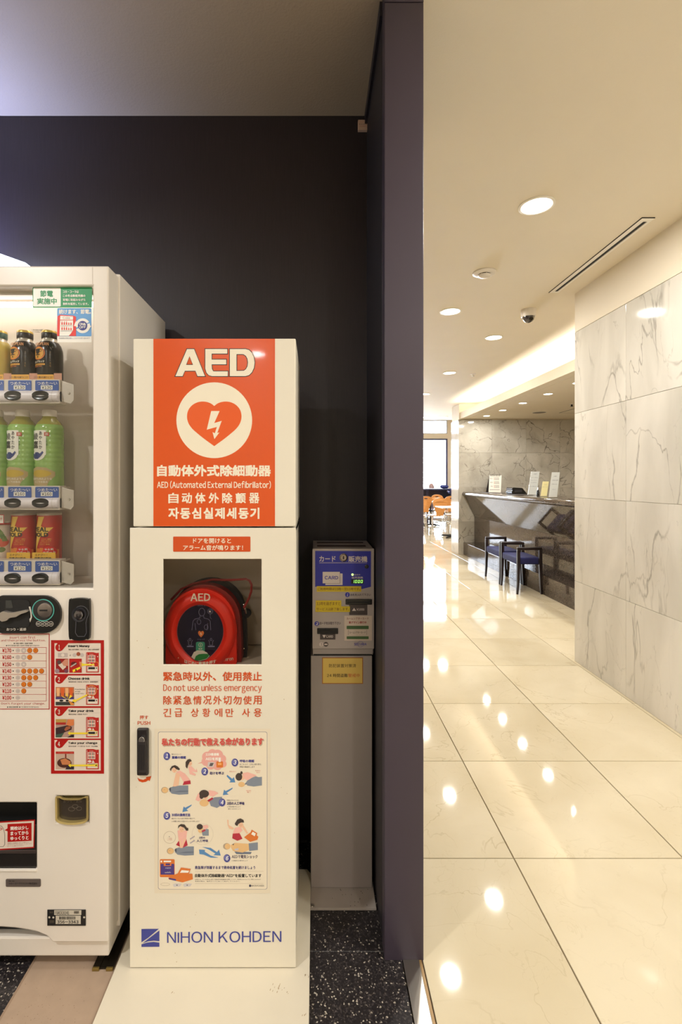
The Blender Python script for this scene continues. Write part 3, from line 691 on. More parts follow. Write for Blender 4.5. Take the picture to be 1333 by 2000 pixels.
# acrylic sign stands
ACR = glass('acrylic', (.98, .99, .99, 1), .03)
def sign_stand(pxl, pxr, pyb, Y, h, lean, label, lines, base=True, paper=pm(248, 246, 242)):
    x0, x1 = X_(pxl, Y), X_(pxr, Y)
    t = thing('sign_stand', label, 'sign', ((x0+x1)/2, Y, 1.10))
    def sheet(o, th): return [(x0, Y+o, 1.102), (x1, Y+o, 1.102), (x1+lean, Y+o+.09, 1.10+h), (x0+lean, Y+o+.09, 1.10+h), (x0, Y+o+th, 1.102), (x1, Y+o+th, 1.102), (x1+lean, Y+o+th+.09, 1.10+h), (x0+lean, Y+o+th+.09, 1.10+h)]
    fs = [(0,1,2,3), (7,6,5,4), (0,4,5,1), (1,5,6,2), (2,6,7,3), (3,7,4,0)]
    vs = sheet(0, .003); c = sum((Vector(v) for v in vs), Vector())/8
    MB().add([tuple(c+(Vector(v)-c)*.94) for v in vs], fs).build('paper', paper, t)
    MB().add(sheet(-.004, .003), fs).build('cover', ACR, t)
    MB().box(x0, x1, Y, Y+.09, 1.1005, 1.1035).build('foot', ACR, t)
    def mp(x, y, l): v = y; u = x; return (x0+u*(x1-x0)+lean*v, Y+.09*v-.0006-l, 1.102+(h-.002)*v)
    pr = Print(fn=mp)
    for k, (s, u0, u1, v0) in enumerate(lines): pr.text(s, u0, v0+.035, u1, v0, pm(110, 106, 120), res=1)
    pr.build('lettering', t)['kind'] = 'stuff'
sign_stand(1031, 1049, 967, 6.4, .325, .085, 'tallest white notice in a clear stand, next to the black terminal', [('ご案内', .3, .7, .85), ('フロントにて承ります', .15, .85, .7), ('チェックイン', .15, .8, .6), ('チェックアウト', .15, .8, .5), ('よろしくお願いします', .15, .85, .35)])
sign_stand(1072, 1089, 972, 5.5, .30, .08, 'white notice in a clear stand, nearest the pale marble wall edge', [('お客様へ', .3, .7, .8), ('ご宿泊のお客様', .15, .85, .65), ('ご利用ください', .15, .85, .5), ('フロント', .3, .7, .3)])
sign_stand(1056, 1069, 968, 5.95, .19, .07, 'small cream leaflet stand between the two tall white notices', [('ご自由に', .2, .8, .75), ('お取りください', .1, .9, .6)], paper=pm(240, 222, 160))
bt = thing('sanitiser_bottle', 'small black bottle on the counter between two notices', 'bottle', (X_(1051.5, 6.2), 6.2, 1.10))
MB().lathe([(.017, 1.1005), (.018, 1.105), (.018, 1.15), (.012, 1.158)], (bt.location.x, 6.2, 0), 16).build('body', BLACK, bt, smooth=True)
MB().lathe([(.012, 1.158), (.012, 1.176)], (bt.location.x, 6.2, 0), 16).build('cap', MATT, bt)

# ================================================================ CAFE
PLY = mat('orange_plywood', rgb(196, 136, 76), .35, noise=.12, nscale=5, stretch=(1, 1, 8))
PLYE = mat('plywood_edge', rgb(230, 205, 165), .5)
def cafe_chair():
    t = thing('cafe_chair', 'x', 'chair')
    out = [(-.08, 0), (-.11, .10), (-.155, .22), (-.185, .31), (-.18, .36), (-.14, .405), (-.07, .43), (0, .436)]
    prof = out+[(-x, z) for x, z in reversed(out[:-1])]
    bz = .455
    m = MB()
    n = len(prof); rows = []
    hole = [(-.045, .355), (.045, .355), (.05, .368), (.045, .38), (-.045, .38), (-.05, .368)]
    tri_in = [Vector((x, z, 0)) for x, z in prof]; tri_h = [Vector((x, z, 0)) for x, z in hole]
    tri = tessellate_polygon([tri_in, tri_h]); allp = prof+hole
    def bend(x, z, o): return (x, -.20-.10*z-.02*(1-(x/.185)**2)+o, bz+z)
    k = len(allp)
    vs = [bend(x, z, 0) for x, z in allp]+[bend(x, z, .012) for x, z in allp]
    fs = [tuple(f) for f in tri]+[tuple(k+i for i in reversed(f)) for f in tri]
    m.add(vs, fs, PLY)
    m.add([], [], PLYE); e = m.mi(PLYE)
    for i in range(n): m.f.append([i, (i+1) % n, k+(i+1) % n, k+i]); m.m.append(e)
    for i in range(6): m.f.append([n+i, n+(i+1) % 6, k+n+(i+1) % 6, k+n+i]); m.m.append(e)
    m.build('backrest', None, t)
    s = [(-.10, -.205), (-.17, -.12), (-.19, .05), (-.185, .17), (-.14, .21), (0, .22)]
    s = s+[(-x, y) for x, y in reversed(s[:-1])]
    MB().prism(s, .445, .458, 'z').build('seat', PLY, t, bevel=.004)
    for sx in (-1, 1):
        MB().tube([(sx*.12, .15, .44), (sx*.17, .19, .41), (sx*.22, .22, .006)], .0095, 8).build('leg', CHROME, t, smooth=True)
        MB().tube([(sx*.12, -.13, .44), (sx*.17, -.17, .41), (sx*.22, -.25, .006)], .0095, 8).build('leg', CHROME, t, smooth=True)
    MB().tube([(-.17, .19, .41), (.17, .19, .41)], .008, 8).build('crossbar', CHROME, t)
    MB().tube([(-.17, -.17, .41), (.17, -.17, .41)], .008, 8).build('crossbar', CHROME, t)
    return t
proto = cafe_chair()
for i, (x, y, rz, lb) in enumerate((
        (2.98, 12.0, .12, 'orange plywood chair whose whole back is seen in the cafe gap'),
        (3.48, 12.2, .1, 'orange plywood chair drawn up to the table by the pale marble corner'),
        (2.50, 11.9, -.1, 'orange plywood chair cut off by the dark pillar, close in front'),
        (2.92, 13.35, .2, 'orange plywood chair behind the pillar-side one, further into the cafe'),
        (3.74, 13.5, -.15, 'orange plywood chair peeping over the middle chair near the marble corner'),
        (3.66, 14.3, 3.3, 'reddish orange chair facing us below the dark window bar'))):
    o = proto if i == 0 else copy_tree(proto)
    o.location = (x, y, 0); o.rotation_euler = (0, 0, rz); o['label'] = lb; o['group'] = 'plywood cafe chairs'; o.scale = (1, 1, .985)
def cafe_table(x, y, label, w=.34):
    t = thing('cafe_table', label, 'table', (x, y, 0), 'pedestal tables of the cafe')
    MB().box(x-w, x+w, y-w, y+w, .675, .70).build('tabletop', mat('table_white', rgb(214, 208, 206), .25), t, bevel=.006)
    MB().lathe([(.03, .02), (.026, .06), (.026, .66), (.12, .674)], (x, y, 0), 16).build('column', MATT, t, smooth=True)
    for k in range(4):
        a = k*PI/2+PI/4; d = Vector((math.cos(a), math.sin(a), 0))
        MB().tube([Vector((x, y, .045)), Vector((x, y, .03))+d*.28, Vector((x, y, .014))+d*.32], [.024, .018, .014], 8).build('foot', MATT, t)
cafe_table(3.16, 11.15, 'white-topped pedestal table in front, half hidden by the pale marble corner')
cafe_table(3.28, 13.95, 'black pedestal table behind the middle plywood chair', .25)
cafe_table(2.40, 12.5, 'pedestal table mostly hidden by the dark pillar', .3)
bar = thing('window_bar', 'dark blue bar counter running along the cafe window', 'counter', (2.5, 14.9, 0))
NB = mat('navy_laminate', rgb(44, 46, 78), .5)
MB().box(-1.2, 5.4, 14.7, 15.15, 1.005, 1.045).build('worktop', NB, bar, bevel=.003)
MB().box(-1.2, 5.4, 14.95, 15.0, .62, 1.005).build('apron', mat('navy_apron', rgb(22, 24, 44), .6), bar)
for x in (-.6, 1.0, 2.6, 3.42, 5.2): MB().box(x-.035, x+.035, 14.9, 14.97, 0, 1.005).build('leg', NB, bar)
bl = thing('roller_blind', 'dark blue frayed blind hem at the head of the cafe window', 'blind', (3, 15.97, 2.6))
MB().box(-1.6, 4.32, 15.965, 15.985, 2.61, 2.655).build('head_rail', NB, bl)
m = MB()
for k in range(150):
    x = 2.6+k*.0115; m.box(x, x+.004, 15.972, 15.976, 2.61-random.uniform(.01, .06), 2.612)
fr = m.build('fringe', NB, bl); fr['kind'] = 'stuff'
tag(MB().box(4.26, 4.31, 15.93, 15.96, .4, 2.60).build('side_curtain', mat('side_curtain', rgb(60, 62, 96), .8)), 'narrow dark curtain edge at the side of the cafe window', 'curtain')

# people at the window bar (a few pixels each)
def person(x, y, z0, rz, label, coat, skin, hair, h=1.0, arm=None):
    t = thing('person', label, 'person')
    J = {'pel': (0, 0, .02), 'ch': (0, .03, .30), 'sh': (0, .03, .42), 'nk': (0, .03, .50), 'hd': (0, .06, .60), 'ht': (0, .06, .70)}
    vs = [J[k] for k in ('pel', 'ch', 'sh', 'nk', 'hd', 'ht')]; rr = [.14, .15, .11, .05, .085, .07]; es = [(0,1),(1,2),(2,3),(3,4),(4,5)]
    for s in (-1, 1):
        b = len(vs)
        el = (s*.22, .10, .22); hn = (s*.10, .34, .27)
        vs += [(s*.17, .03, .40), el, hn, (s*.10, .18, .02), (s*.12, .42, .0), (s*.12, .42, -.42), (s*.12, .50, -.45)]
        rr += [.06, .05, .032, .09, .07, .05, .035]; es += [(2, b), (b, b+1), (b+1, b+2), (0, b+3), (b+3, b+4), (b+4, b+5), (b+5, b+6)]
    me = bpy.data.meshes.new('body'); me.from_pydata(vs, es, []); me.materials.append(coat); me.materials.append(skin)
    o = bpy.data.objects.new('body', me); C.objects.link(o); o.parent = t
    sk = o.modifiers.new('skin', 'SKIN'); o.modifiers.new('sub', 'SUBSURF').levels = 1; o.modifiers['sub'].render_levels = 1
    for i, r in enumerate(rr): me.skin_vertices[0].data[i].radius = (r, r)
    me.skin_vertices[0].data[0].use_root = True
    dg = bpy.context.evaluated_depsgraph_get(); ev = bpy.data.meshes.new_from_object(o.evaluated_get(dg)); o.modifiers.clear(); o.data = ev
    ev.materials.clear(); ev.materials.append(coat); ev.materials.append(skin)
    for p in ev.polygons:
        c = p.center; p.use_smooth = True
        p.material_index = 1 if (c.z > .48 or (c.y > .30 and c.z > .2)) else 0
    hm = MB(); n = 10
    hm.lathe([(.088*math.cos(a), .60+.118*math.sin(a)) for a in [k*PI/2/6 for k in range(6)]]+[(.004, .718)], (0, .05, 0), 16)
    hm.lathe([(.07, .49), (.092, .55), (.09, .62)], (0, .035, 0), 16)
    hm.build('hair', hair, t, smooth=True)
    for s in (-1, 1): MB().lathe([(.008, .138), (.004, .146)], (s*.03, 0, .615), 8, 'y').build('eye', BLACK, t)
    MB().prism([(-.012, .57), (.012, .57), (0, .60)], .135, .158).build('nose', skin, t)
    t.location = (x, y, z0); t.rotation_euler = (0, 0, rz); return t
SKIN = mat('skin', rgb(214, 170, 150), .6)
person(4.21, 15.0-.62, .70, .5, 'person in a dark blue coat seated at the window bar by the white wall', mat('navy_coat', rgb(36, 42, 92), .8), SKIN, mat('dark_hair', rgb(30, 28, 40), .7))
person(3.66, 15.36, .49, 0, 'person with pale brown hair seen from behind, low beyond the window bar', mat('pale_shirt', rgb(206, 186, 190), .8), SKIN, mat('light_brown_hair', rgb(176, 150, 146), .7))
def bar_stool(x, y, z, label):
    t = thing('bar_stool', label, 'stool', (x, y, 0))
    MB().lathe([(.17, z-.05), (.18, z-.03), (.17, z-.005)], (x, y, 0), 20).build('seat', NB, t, smooth=True)
    MB().lathe([(.2, .001), (.2, .02), (.03, .04), (.025, z-.05)], (x, y, 0), 20).build('pedestal', CHROME, t, smooth=True)
bar_stool(4.21, 14.38, .60, 'bar stool under the person in the dark blue coat')
bar_stool(3.66, 15.36, .38, 'low stool under the person behind the window bar')
bg = thing('handbag', 'dark blue handbag lying on the window bar beside the seated person', 'bag', (3.93, 14.9, 1.045))
MB().lathe([(.02, -.13), (.055, -.10), (.062, 0), (.05, .10), (.015, .13)], (3.93, 14.9, 1.105), 14, 'x').build('body', mat('bag_blue', rgb(46, 56, 120), .6), bg, smooth=True)
MB().tube([(3.85, 14.9, 1.15), (3.9, 14.9, 1.19), (3.96, 14.9, 1.19), (4.01, 14.9, 1.15)], .006, 6).build('handle', NB, bg)

# ================================================================ VENDING MACHINE
YV = 1.285; XL = -1.55
vm = thing('vending_machine', 'tall cream drinks vending machine with red instruction stickers and a glazed display', 'vending machine', (-1.05, 1.5, 0))
XR = X_(212, YV); ZT = Z_(519, YV)
ZO = Z_(558, YV); ZB = Z_(1149, YV); XO = X_(181, YV)
GR = mat('vending_grey', rgb(196, 186, 174), .45)
# cabinet body behind the door (open-fronted display bay)
bd = MB(); Yb = 1.352
bd.box(XR+.004-.02, XR+.004, Yb-.002, 1.76, .07, Z_(536, Yb)); bd.box(XL, XL+.02, Yb+.001, 1.76, .07, Z_(536, Yb))
bd.box(XL+.02, XR+.004-.02, Yb-.002, 1.76, Z_(536, Yb)-.02, Z_(536, Yb)); bd.box(XL+.02, XR+.004-.02, 1.74, 1.759, .09, Z_(536, Yb)-.02); bd.box(XL+.02, XR+.004-.02, Yb+.001, 1.759, .07, .09)
bd.build('cabinet', VMW, vm, bevel=.002)
# door: frame around the display and lower panel with openings
oxr = X_(71, YV); oz0, oz1 = Z_(1698, YV), Z_(1568, YV)
cx0, cx1, cz0, cz1 = X_(111, YV), X_(173, YV), Z_(1606, YV), Z_(1555, YV)
R4 = lambda a, b, c, e: [(a, c), (b, c), (b, e), (a, e)]
arch = [(XL, ZT), (XR, ZT)]+[(X_(x, YV), Z_(y, YV)) for x, y in ((212, 1841), (103, 1841), (97, 1835), (90, 1827), (78, 1822), (55, 1817), (28, 1813), (0, 1811))]
arch += [(XL+.45, Z_(1809, YV)), (XL+.2, Z_(1815, YV)), (XL+.14, Z_(1841, YV)), (XL, Z_(1841, YV))]
MB().prism_holes(arch, [R4(XL+.05, XO, ZB, ZO), R4(XL+.3, oxr, oz0, oz1), R4(cx0, cx1, cz0, cz1)], YV, Yb, VMW).build('door', None, vm, bevel=.004)
MB().box(XL, XR-.004, YV+.012, 1.75, Z_(1868, YV+.012), Z_(1831, YV+.012)).build('kick_plate', VMW, vm, bevel=.004)
MB().box(XL+.05, X_(110, YV), YV+.03, YV+.036, Z_(1835, YV), Z_(1800, YV)).build('vent_gap', MATT, vm)
# seams on the front
MB().box(XO-.001+.0005, XO+.0006, YV-.0004, YV+.002, ZO, ZT-.003).build('seam', GR, vm)
# display bay
bay = MB(); yb_ = 1.455
bay.box(XL+.05, XO+.02, yb_, yb_+.01, ZB-.02, ZO+.03); bay.box(XO, XO+.012, Yb, yb_, ZB-.02, ZO+.03)
bay.box(XL+.05, XO+.02, YV+.02, yb_, ZB-.012, ZB-.001); bay.box(XL+.05, XO+.02, Yb, yb_, ZO+.02, ZO+.03)
bay.build('display_bay', mat('display_inside', rgb(206, 194, 180), .5), vm)
MB().box(XL+.06, XO+.008, 1.33, 1.37, Z_(575, 1.33), ZO+.02).build('light_cover', WHITE, vm, bevel=.004)
tb = MB().tube([(XL+.1, 1.39, ZO-.012), (XO-.02, 1.39, ZO-.012)], .008, 8).build('lamp_tube', mat('display_tube', rgb(255, 250, 240), .5, emit=(1, .96, .9, 1), es=11.0), vm)
MB().box(XL+.05, XO+.002, YV+.012, YV+.0145, ZB-.003, ZO+.003).build('pane', glass('display_glass', (.985, .99, .985, 1), .02), vm)
# small print on the back of the display
p = Print(Y=yb_, eps=.0004); p.text('※表示価格は消費税込みです', 62, 643, 95, 646, pm(80, 74, 70)); p.text('お釣り切れの際はご了承ください', 62, 647, 92, 649.5, pm(80, 74, 70)); p.build('lettering', vm)
BLUEC = pm(58, 92, 168); WINK = pm(240, 238, 232, .35); KINK = pm(20, 20, 22); RED = pm(176, 14, 12); GREEN = pm(24, 146, 88)
YR = 1.312; YB = 1.385
def zb(y): return Z_(y, YB-.01)
RAILM = mat('rail_white', rgb(236, 228, 232), .3)
def rail(y0, yc1, yb1, price):
    # y0 top of cards, yc1 bottom of cards, yb1 bottom of rail
    xe = X_(117, YR)
    r = MB(); r.box(XL+.07, xe, YR, YR+.033, Z_(yb1+2, YR), Z_(y0-2, YR)); r.box(XL+.07, X_(122, 1.385), YR+.033, 1.43, zb(y0)-.004, zb(y0)-.0005)
    ro = r.build('shelf', mat('rail_body', rgb(222, 212, 200), .35), vm, bevel=.001)
    zc = Z_((yc1+yb1)/2-1, YR); rz = (Z_(yc1, YR)-Z_(yb1, YR))/2+.002
    MB().lathe([(rz*.9, XL+.07), (rz, XL+.08), (rz, xe-.003), (rz*.8, xe)], (0, YR+.006, zc), 20, 'x').build('bumper', RAILM, ro, smooth=True)
    MB().lathe([(rz*1.01, X_(104.5, YR)), (rz*1.01, X_(105, YR))], (0, YR+.0058, zc), 20, 'x', cap=False).build('joint', GR, ro)
    Yf = YR+.006-rz
    for k in range(-2, 2):
        xc = (24.3, 78.4)[k] if k >= 0 else 24.3+54*k
        b = MB(); bx = X_(xc, Yf); bz = zc+.0005; w = 17.5/F*Yf; h = rz*.78
        b.lathe([(1.0, .010), (.99, -.0005), (.80, -.0025), (.5, -.0012), (.02, -.001)], (0, 0, 0), 28, 'y')
        b.v = [(bx+v[0]*w, Yf+.0012+v[1], bz+v[2]*h) for v in b.v]
        b.build('button', BLACK, ro, smooth=True)
        b2 = MB().box(bx-w*.7, bx+w*.7, Yf+.0008, Yf+.0035, bz+h*.38, bz+h*.5); b2.build('button_lens', mat('button_grey', rgb(120, 110, 106), .3), ro, bevel=.001)
        card = Print(Y=YR-.0008, eps=.0003)
        x0, x1 = (16, 61.5) if k == 0 else ((69, 115) if k == 1 else (16+54*k, 61.5+54*k))
        card.rect(x0, y0, x1, yc1-1, BLUEC, 1, r=2); card.text('つめた〜い', x0+4, y0+2.5, x1-3, y0+9, WINK, 2, bold=.01, res=2)
        card.rect(x0+11, y0+9.8, x0+34, y0+18, WINK, 2); card.text('¥'+price, x0+13, y0+11, x0+32, y0+16.8, KINK, 3, bold=.012, res=2)
        card.build('price_card', ro)
    br = [(X_(117.5, YR), y0+.0), (X_(142, YR), y0+7), (X_(142, YR), yb1-5), (X_(136, YR), yb1+2), (X_(117.5, YR), yb1-3)]
    MB().prism([(a, Z_(b, YR)) for a, b in br], YR+.006, YR+.009, 'y').build('bracket', mat('bracket_metal', rgb(206, 198, 188), .4, metal=.2), ro, bevel=.0008)
    MB().lathe([(.0025, YR+.0035), (.0035, YR+.006)], (X_(133, YR), 0, Z_((y0+yb1)/2+3, YR)), 10, 'y').build('screw', STEEL, ro)
    return ro
rail(743, 764, 786, '130')
rail(951, 973, 994, '160')
rail(1096, 1118, 1141, '120')

def cyl(xc, Yc, r, k=1.0):
    Xc = X_(xc, Yc)
    rp = r*F/Yc
    def fn(x, y, l):
        u = max(-.985, min(.985, (x-xc)/rp)); a = math.asin(u)
        return (Xc+(r+l)*math.sin(a), Yc-(r+l)*math.cos(a), Z_(y, Yc-.3*r))
    return fn
GOLD = mat('gold_cap', rgb(206, 172, 84), .3, metal=.5); CANB = mat('coffee_black', rgb(24, 20, 20), .22); SILV = mat('aluminium', rgb(206, 198, 186), .3, metal=.6)
TEAL = mat('label_teal', rgb(40, 84, 76), .35); YEL = mat('label_yellow', rgb(206, 178, 74), .35)
def coffee(xc, label, body, band, kind):
    X = X_(xc, YB); t = thing('coffee_bottle', label, 'bottle', (X, YB, zb(742)), 'coffee bottles on the top display shelf')
    r = 24/F*YB
    prof = [(r*.97, zb(743)), (r, zb(740)), (r, zb(690)), (r*.97, zb(683)), (r*.86, zb(674)), (r*.68, zb(668))]
    MB().lathe(prof, (X, YB, 0), 28).build('body', body, t, smooth=True)
    MB().lathe([(r*.66, zb(668.2)), (r*.56, zb(664)), (r*.54, zb(660))], (X, YB, 0), 24).build('neck', SILV, t, smooth=True)
    MB().lathe([(r*.585, zb(661)), (r*.60, zb(659)), (r*.60, zb(650.5)), (r*.585, zb(650))], (X, YB, 0), 24).build('cap_band', band, t, smooth=True)
    MB().lathe([(r*.60, zb(650.4)), (r*.60, zb(647.5)), (r*.56, zb(646)), (.002, zb(646))], (X, YB, 0), 24).build('cap', GOLD, t, smooth=True)
    p = Print(fn=cyl(xc, YB, r*1.006), eps=.0003, fine=2.5)
    G = pm(222, 160, 60); O = pm(226, 122, 54)
    if kind == 0:
        p.text('EUROPEAN', xc-20, 673, xc+10, 679, pm(214, 150, 96), 1, bold=.03, res=2)
        p.ring(xc-9.5, 693.5, 13.5, 1.6, O, 1, ry=12.5); p.disc(xc-9.5, 693.5, 11, G, 1)
        p.poly([(xc-17, 685), (xc-5, 685), (xc-6.5, 692), (xc-9, 695), (xc-13, 695), (xc-15.5, 692)], KINK, 2)
        p.ring(xc-4.8, 688.5, 3, 1, KINK, 2); p.disc(xc-11, 696.5, 6, KINK, 2, ry=1.1); p.disc(xc-10.5, 700.5, 1.2, KINK, 2, ry=1.8)
        p.text('香るブラック', xc-22, 707.5, xc+3, 712, pm(236, 226, 206), 1, bold=.02, res=2)
        p.rect(xc-22, 713.5, xc+4, 717, G, 1); p.text('ヨーロピアン', xc-20, 714, xc+2, 716.5, KINK, 2, res=1)
        p.text('無糖珈琲 微糖', xc-20, 718, xc-2, 720, O, 1, res=1)
        p.text('コ\nー\nヒ\nー\n本\n格', xc+11, 690, xc+13.5, 720, pm(130, 100, 50), 1, res=1)
    else:
        p.disc(xc+1, 675, 10, TEAL, 1, ry=8); p.text('PREMIUM', xc-14, 685, xc+11, 690, KINK, 1, bold=.01, res=2)
        p.poly([(xc-12, 702), (xc+11, 702), (xc+8, 716), (xc-9, 717)], pm(60, 56, 52), 1); p.poly([(xc-11, 709), (xc+10, 709), (xc+8, 716), (xc-9, 717)], pm(214, 82, 40), 2)
        p.text('微糖', xc-2, 704, xc+9, 709, WINK, 3, res=1)
    p.build('label', t)
    # paper tag at the foot of the bottle
    tg = Print(Y=YR+.03, eps=.0004)
    tg.rect(xc-33, 731.5, xc+8, 742.5, pm(226, 168, 66), 1, r=1); tg.rect(xc+8.5, 729, xc+24, 742.5, pm(196, 142, 116), 1)
    tg.text('コクと豊かな香りとコク' if kind == 0 else '豊かなコク', xc-31, 735, xc+6, 739, pm(60, 34, 16), 2, bold=.01, res=1)
    o = tg.build('paper_tag', t)
coffee(49, 'black coffee bottle with gold cap, beside the yellow bottle on the top shelf', CANB, mat('band_black', rgb(34, 26, 24), .4), 0)
coffee(97, 'black coffee bottle with gold cap, partly under the blue energy-saving sticker', CANB, MATS['band_black'], 0)
coffee(-1.5, 'yellow coffee bottle with gold cap at the end of the top shelf', YEL, TEAL, 1)
# green tea bottles
TEAB = mat('tea_green', rgb(150, 190, 104), .2, noise=.12, nscale=9, coat=.5); TEAT = mat('tea_amber', rgb(156, 150, 70), .15, coat=.6)
def tea(xc, label):
    X = X_(xc, YB); t = thing('tea_bottle', label, 'bottle', (X, YB, zb(951)), 'green tea bottles on the middle display shelf')
    r = 26/F*YB; pr_ = [(r*.96, zb(953)), (r, zb(948))]
    for k in range(12):
        y = 944-k*9; pr_ += [(r, zb(y)), (r*.972, zb(y-3)), (r*.972, zb(y-4.5)), (r, zb(y-7.5))] if k > 2 else [(r, zb(y)), (r*.995, zb(y-5))]
    pr_ += [(r*.96, zb(834)), (r*.9, zb(830))]
    MB().lathe(pr_, (X, YB, 0), 32).build('body', TEAB, t, smooth=True)
    MB().lathe([(r*.9, zb(830.2)), (r*.82, zb(826)), (r*.62, zb(820)), (r*.5, zb(816)), (r*.48, zb(813))], (X, YB, 0), 24).build('neck', TEAT, t, smooth=True)
    MB().lathe([(r*.50, zb(813.5)), (r*.51, zb(812)), (r*.49, zb(802)), (r*.45, zb(800.5)), (.002, zb(800.2))], (X, YB, 0), 24).build('cap', WHITE, t, smooth=True)
    p = Print(fn=cyl(xc, YB, r*1.012), eps=.0003, fine=2.5); P = pm(240, 238, 226)
    p.rect(xc-24, 842, xc+6, 882, P, 1, r=3); p.rect(xc+1, 842, xc+7, 890, P, 1, r=2); p.disc(xc-10, 890, 15, P, 1, ry=10)
    p.text('綾', xc-21, 847, xc-8, 860, KINK, 2, bold=.01); p.text('鷹', xc-21, 862, xc-8, 877, KINK, 2, bold=.01)
    p.text('あ\nや\nた\nか', xc-6, 844, xc+0.5, 878, KINK, 2, bold=.01)
    p.rect(xc+4, 846, xc+12, 853, pm(190, 60, 40), 3); p.text('茶', xc+5, 847, xc+11, 852, P, 4, res=1)
    p.text('上\n林\n春', xc+7, 856, xc+9.5, 872, pm(50, 90, 50), 2, res=1)
    B = pm(40, 58, 120)
    p.poly([(xc-25, 888), (xc-20, 886), (xc-17, 888), (xc-14, 884), (xc-8, 884), (xc-4, 887), (xc+1, 882), (xc+3, 885), (xc-2, 892), (xc-8, 897), (xc-16, 897), (xc-21, 893)], B, 3)
    CUP = pm(186, 164, 118); TEA = pm(196, 166, 56)
    p.poly([(xc-25, 922), (xc-25+4, 916), (xc-10, 912), (xc+8, 914), (xc+20, 922), (xc+20, 930), (xc+12, 940), (xc+8, 950), (xc-18, 950), (xc-22, 940), (xc-25, 930)], CUP, 3)
    p.disc(xc-3, 925, 18, TEA, 4, ry=7)
    p.text('急須でいれたような', xc-21, 933, xc+16, 937.5, P, 5, bold=.01, res=1); p.text('にごりの旨み', xc-14, 939, xc+10, 943, P, 5, bold=.01, res=1)
    p.build('label', t)
tea(44.5, 'green tea bottle with a white cap, middle one of its shelf')
tea(96.8, 'green tea bottle with a white cap, next to the end bracket of its shelf')
tea(-7.8, 'green tea bottle mostly cut off by the frame edge')
# energy cans
CANR = mat('can_red', rgb(186, 34, 24), .25, coat=.4)
def can(xc, label, kind):
    X = X_(xc, YB); t = thing('drink_can', label, 'can', (X, YB, zb(1096)), 'cans on the bottom display shelf')
    r = 22.3/F*YB; y0 = 1002 if kind == 0 else 1021
    body = CANR if kind == 0 else mat('can_white', rgb(226, 214, 200), .3)
    MB().lathe([(r*.92, zb(1098)), (r, zb(1094)), (r, zb(y0+5)), (r*.99, zb(y0+4))], (X, YB, 0), 30).build('body', body, t, smooth=True)
    MB().lathe([(r*.99, zb(y0+4.2)), (r*.95, zb(y0+1)), (r*.97, zb(y0)), (r*.93, zb(y0)), (r*.92, zb(y0+2)), (.002, zb(y0+2))], (X, YB, 0), 30).build('rim', SILV, t, smooth=True)
    p = Print(fn=cyl(xc, YB, r*1.006), eps=.0003, fine=2.5)
    if kind == 0:
        GY = pm(232, 190, 84); OG = pm(222, 128, 44)
        for q in range(6):
            p.rect(xc-21.6+q*7.2, 1068+abs(q-2)*1.5, xc-21.6+(q+1)*7.2, 1094, OG, 1)
        p.poly([(xc-10, 1008), (xc+2, 1008), (xc-4, 1026), (xc+3, 1030), (xc-6, 1048), (xc-14, 1068), (xc-19, 1088), (xc-20, 1072), (xc-16, 1052), (xc-14, 1040), (xc-20, 1040), (xc-14, 1024)], GY, 2)
        p.poly([(xc+4, 1029), (xc+16, 1029), (xc+2, 1046), (xc-6, 1046)], GY, 2)
        p.text('REAL', xc-21.2, 1028, xc+9, 1037, KINK, 3, bold=.045, res=2); p.text('GOLD', xc-21.2, 1038.5, xc+9, 1047, KINK, 3, bold=.045, res=2)
        for q in range(4): p.text(('エネルギー補給に', '元気と活力を', 'ローヤルゼリー', 'ビタミン配合')[q], xc-3+q*-1, 1050+q*3.4, xc+14-q, 1052.3+q*3.4, GY, 3, res=1)
        p.disc(xc+9.5, 1076, 10.5, pm(214, 30, 24), 4, ry=11); p.text('やる気', xc+3, 1069, xc+16, 1073, WINK, 5, bold=.02, res=1); p.text('サポート', xc+.5, 1074.5, xc+18.5, 1079, WINK, 5, bold=.02, res=1); p.text('エナジー', xc+5, 1081, xc+15, 1083, WINK, 5, res=1)
    else:
        p.disc(xc+14, 1058, 7, pm(206, 96, 76), 1, ry=9); p.disc(xc+13, 1072, 5, pm(110, 128, 74), 1); p.disc(xc+2, 1066, 6, pm(214, 116, 90), 1)
        for q in range(5): p.poly([(xc+1+q*3, 1028+q*5), (xc+10+q*2, 1030+q*4), (xc+16+q, 1040+q*4), (xc+6+q*2, 1036+q*5)], pm(88, 118, 62) if q % 2 else pm(120, 140, 84), 2)
        p.rect(xc-22, 1021, xc+22, 1024, pm(196, 62, 52), 1)
    p.build('label', t)
    if kind == 0:
        tg = Print(Y=YR+.03, eps=.0004); a = xc-34
        tg.rect(a, 1079, xc+12, 1096, pm(222, 176, 60), 1, r=1); tg.text('エナジー・', a+6, 1081.5, a+30, 1086, pm(90, 50, 20), 2, bold=.02, res=1); tg.text('栄養成分配合', a+5, 1088, a+38, 1093.5, KINK, 2, bold=.02, res=1)
        tg.build('paper_tag', t)
can(47, 'red and gold energy drink can next to the white fruit can', 0)
can(96.8, 'red and gold energy drink can next to the end bracket', 0)
can(1.5, 'white fruit-patterned drink can, shorter, at the end of the bottom shelf', 1)
sg = Print(Y=YR+.03, eps=.0004).rect(-30, 1005, 8, 1023, pm(200, 40, 50), 1).rect(-29, 1006.3, 6.7, 1021.7, WINK, 2).text('果汁', 0-9, 1010, 5, 1018, pm(200, 40, 50), 3); 
o = sg.build('display_sign', vm)
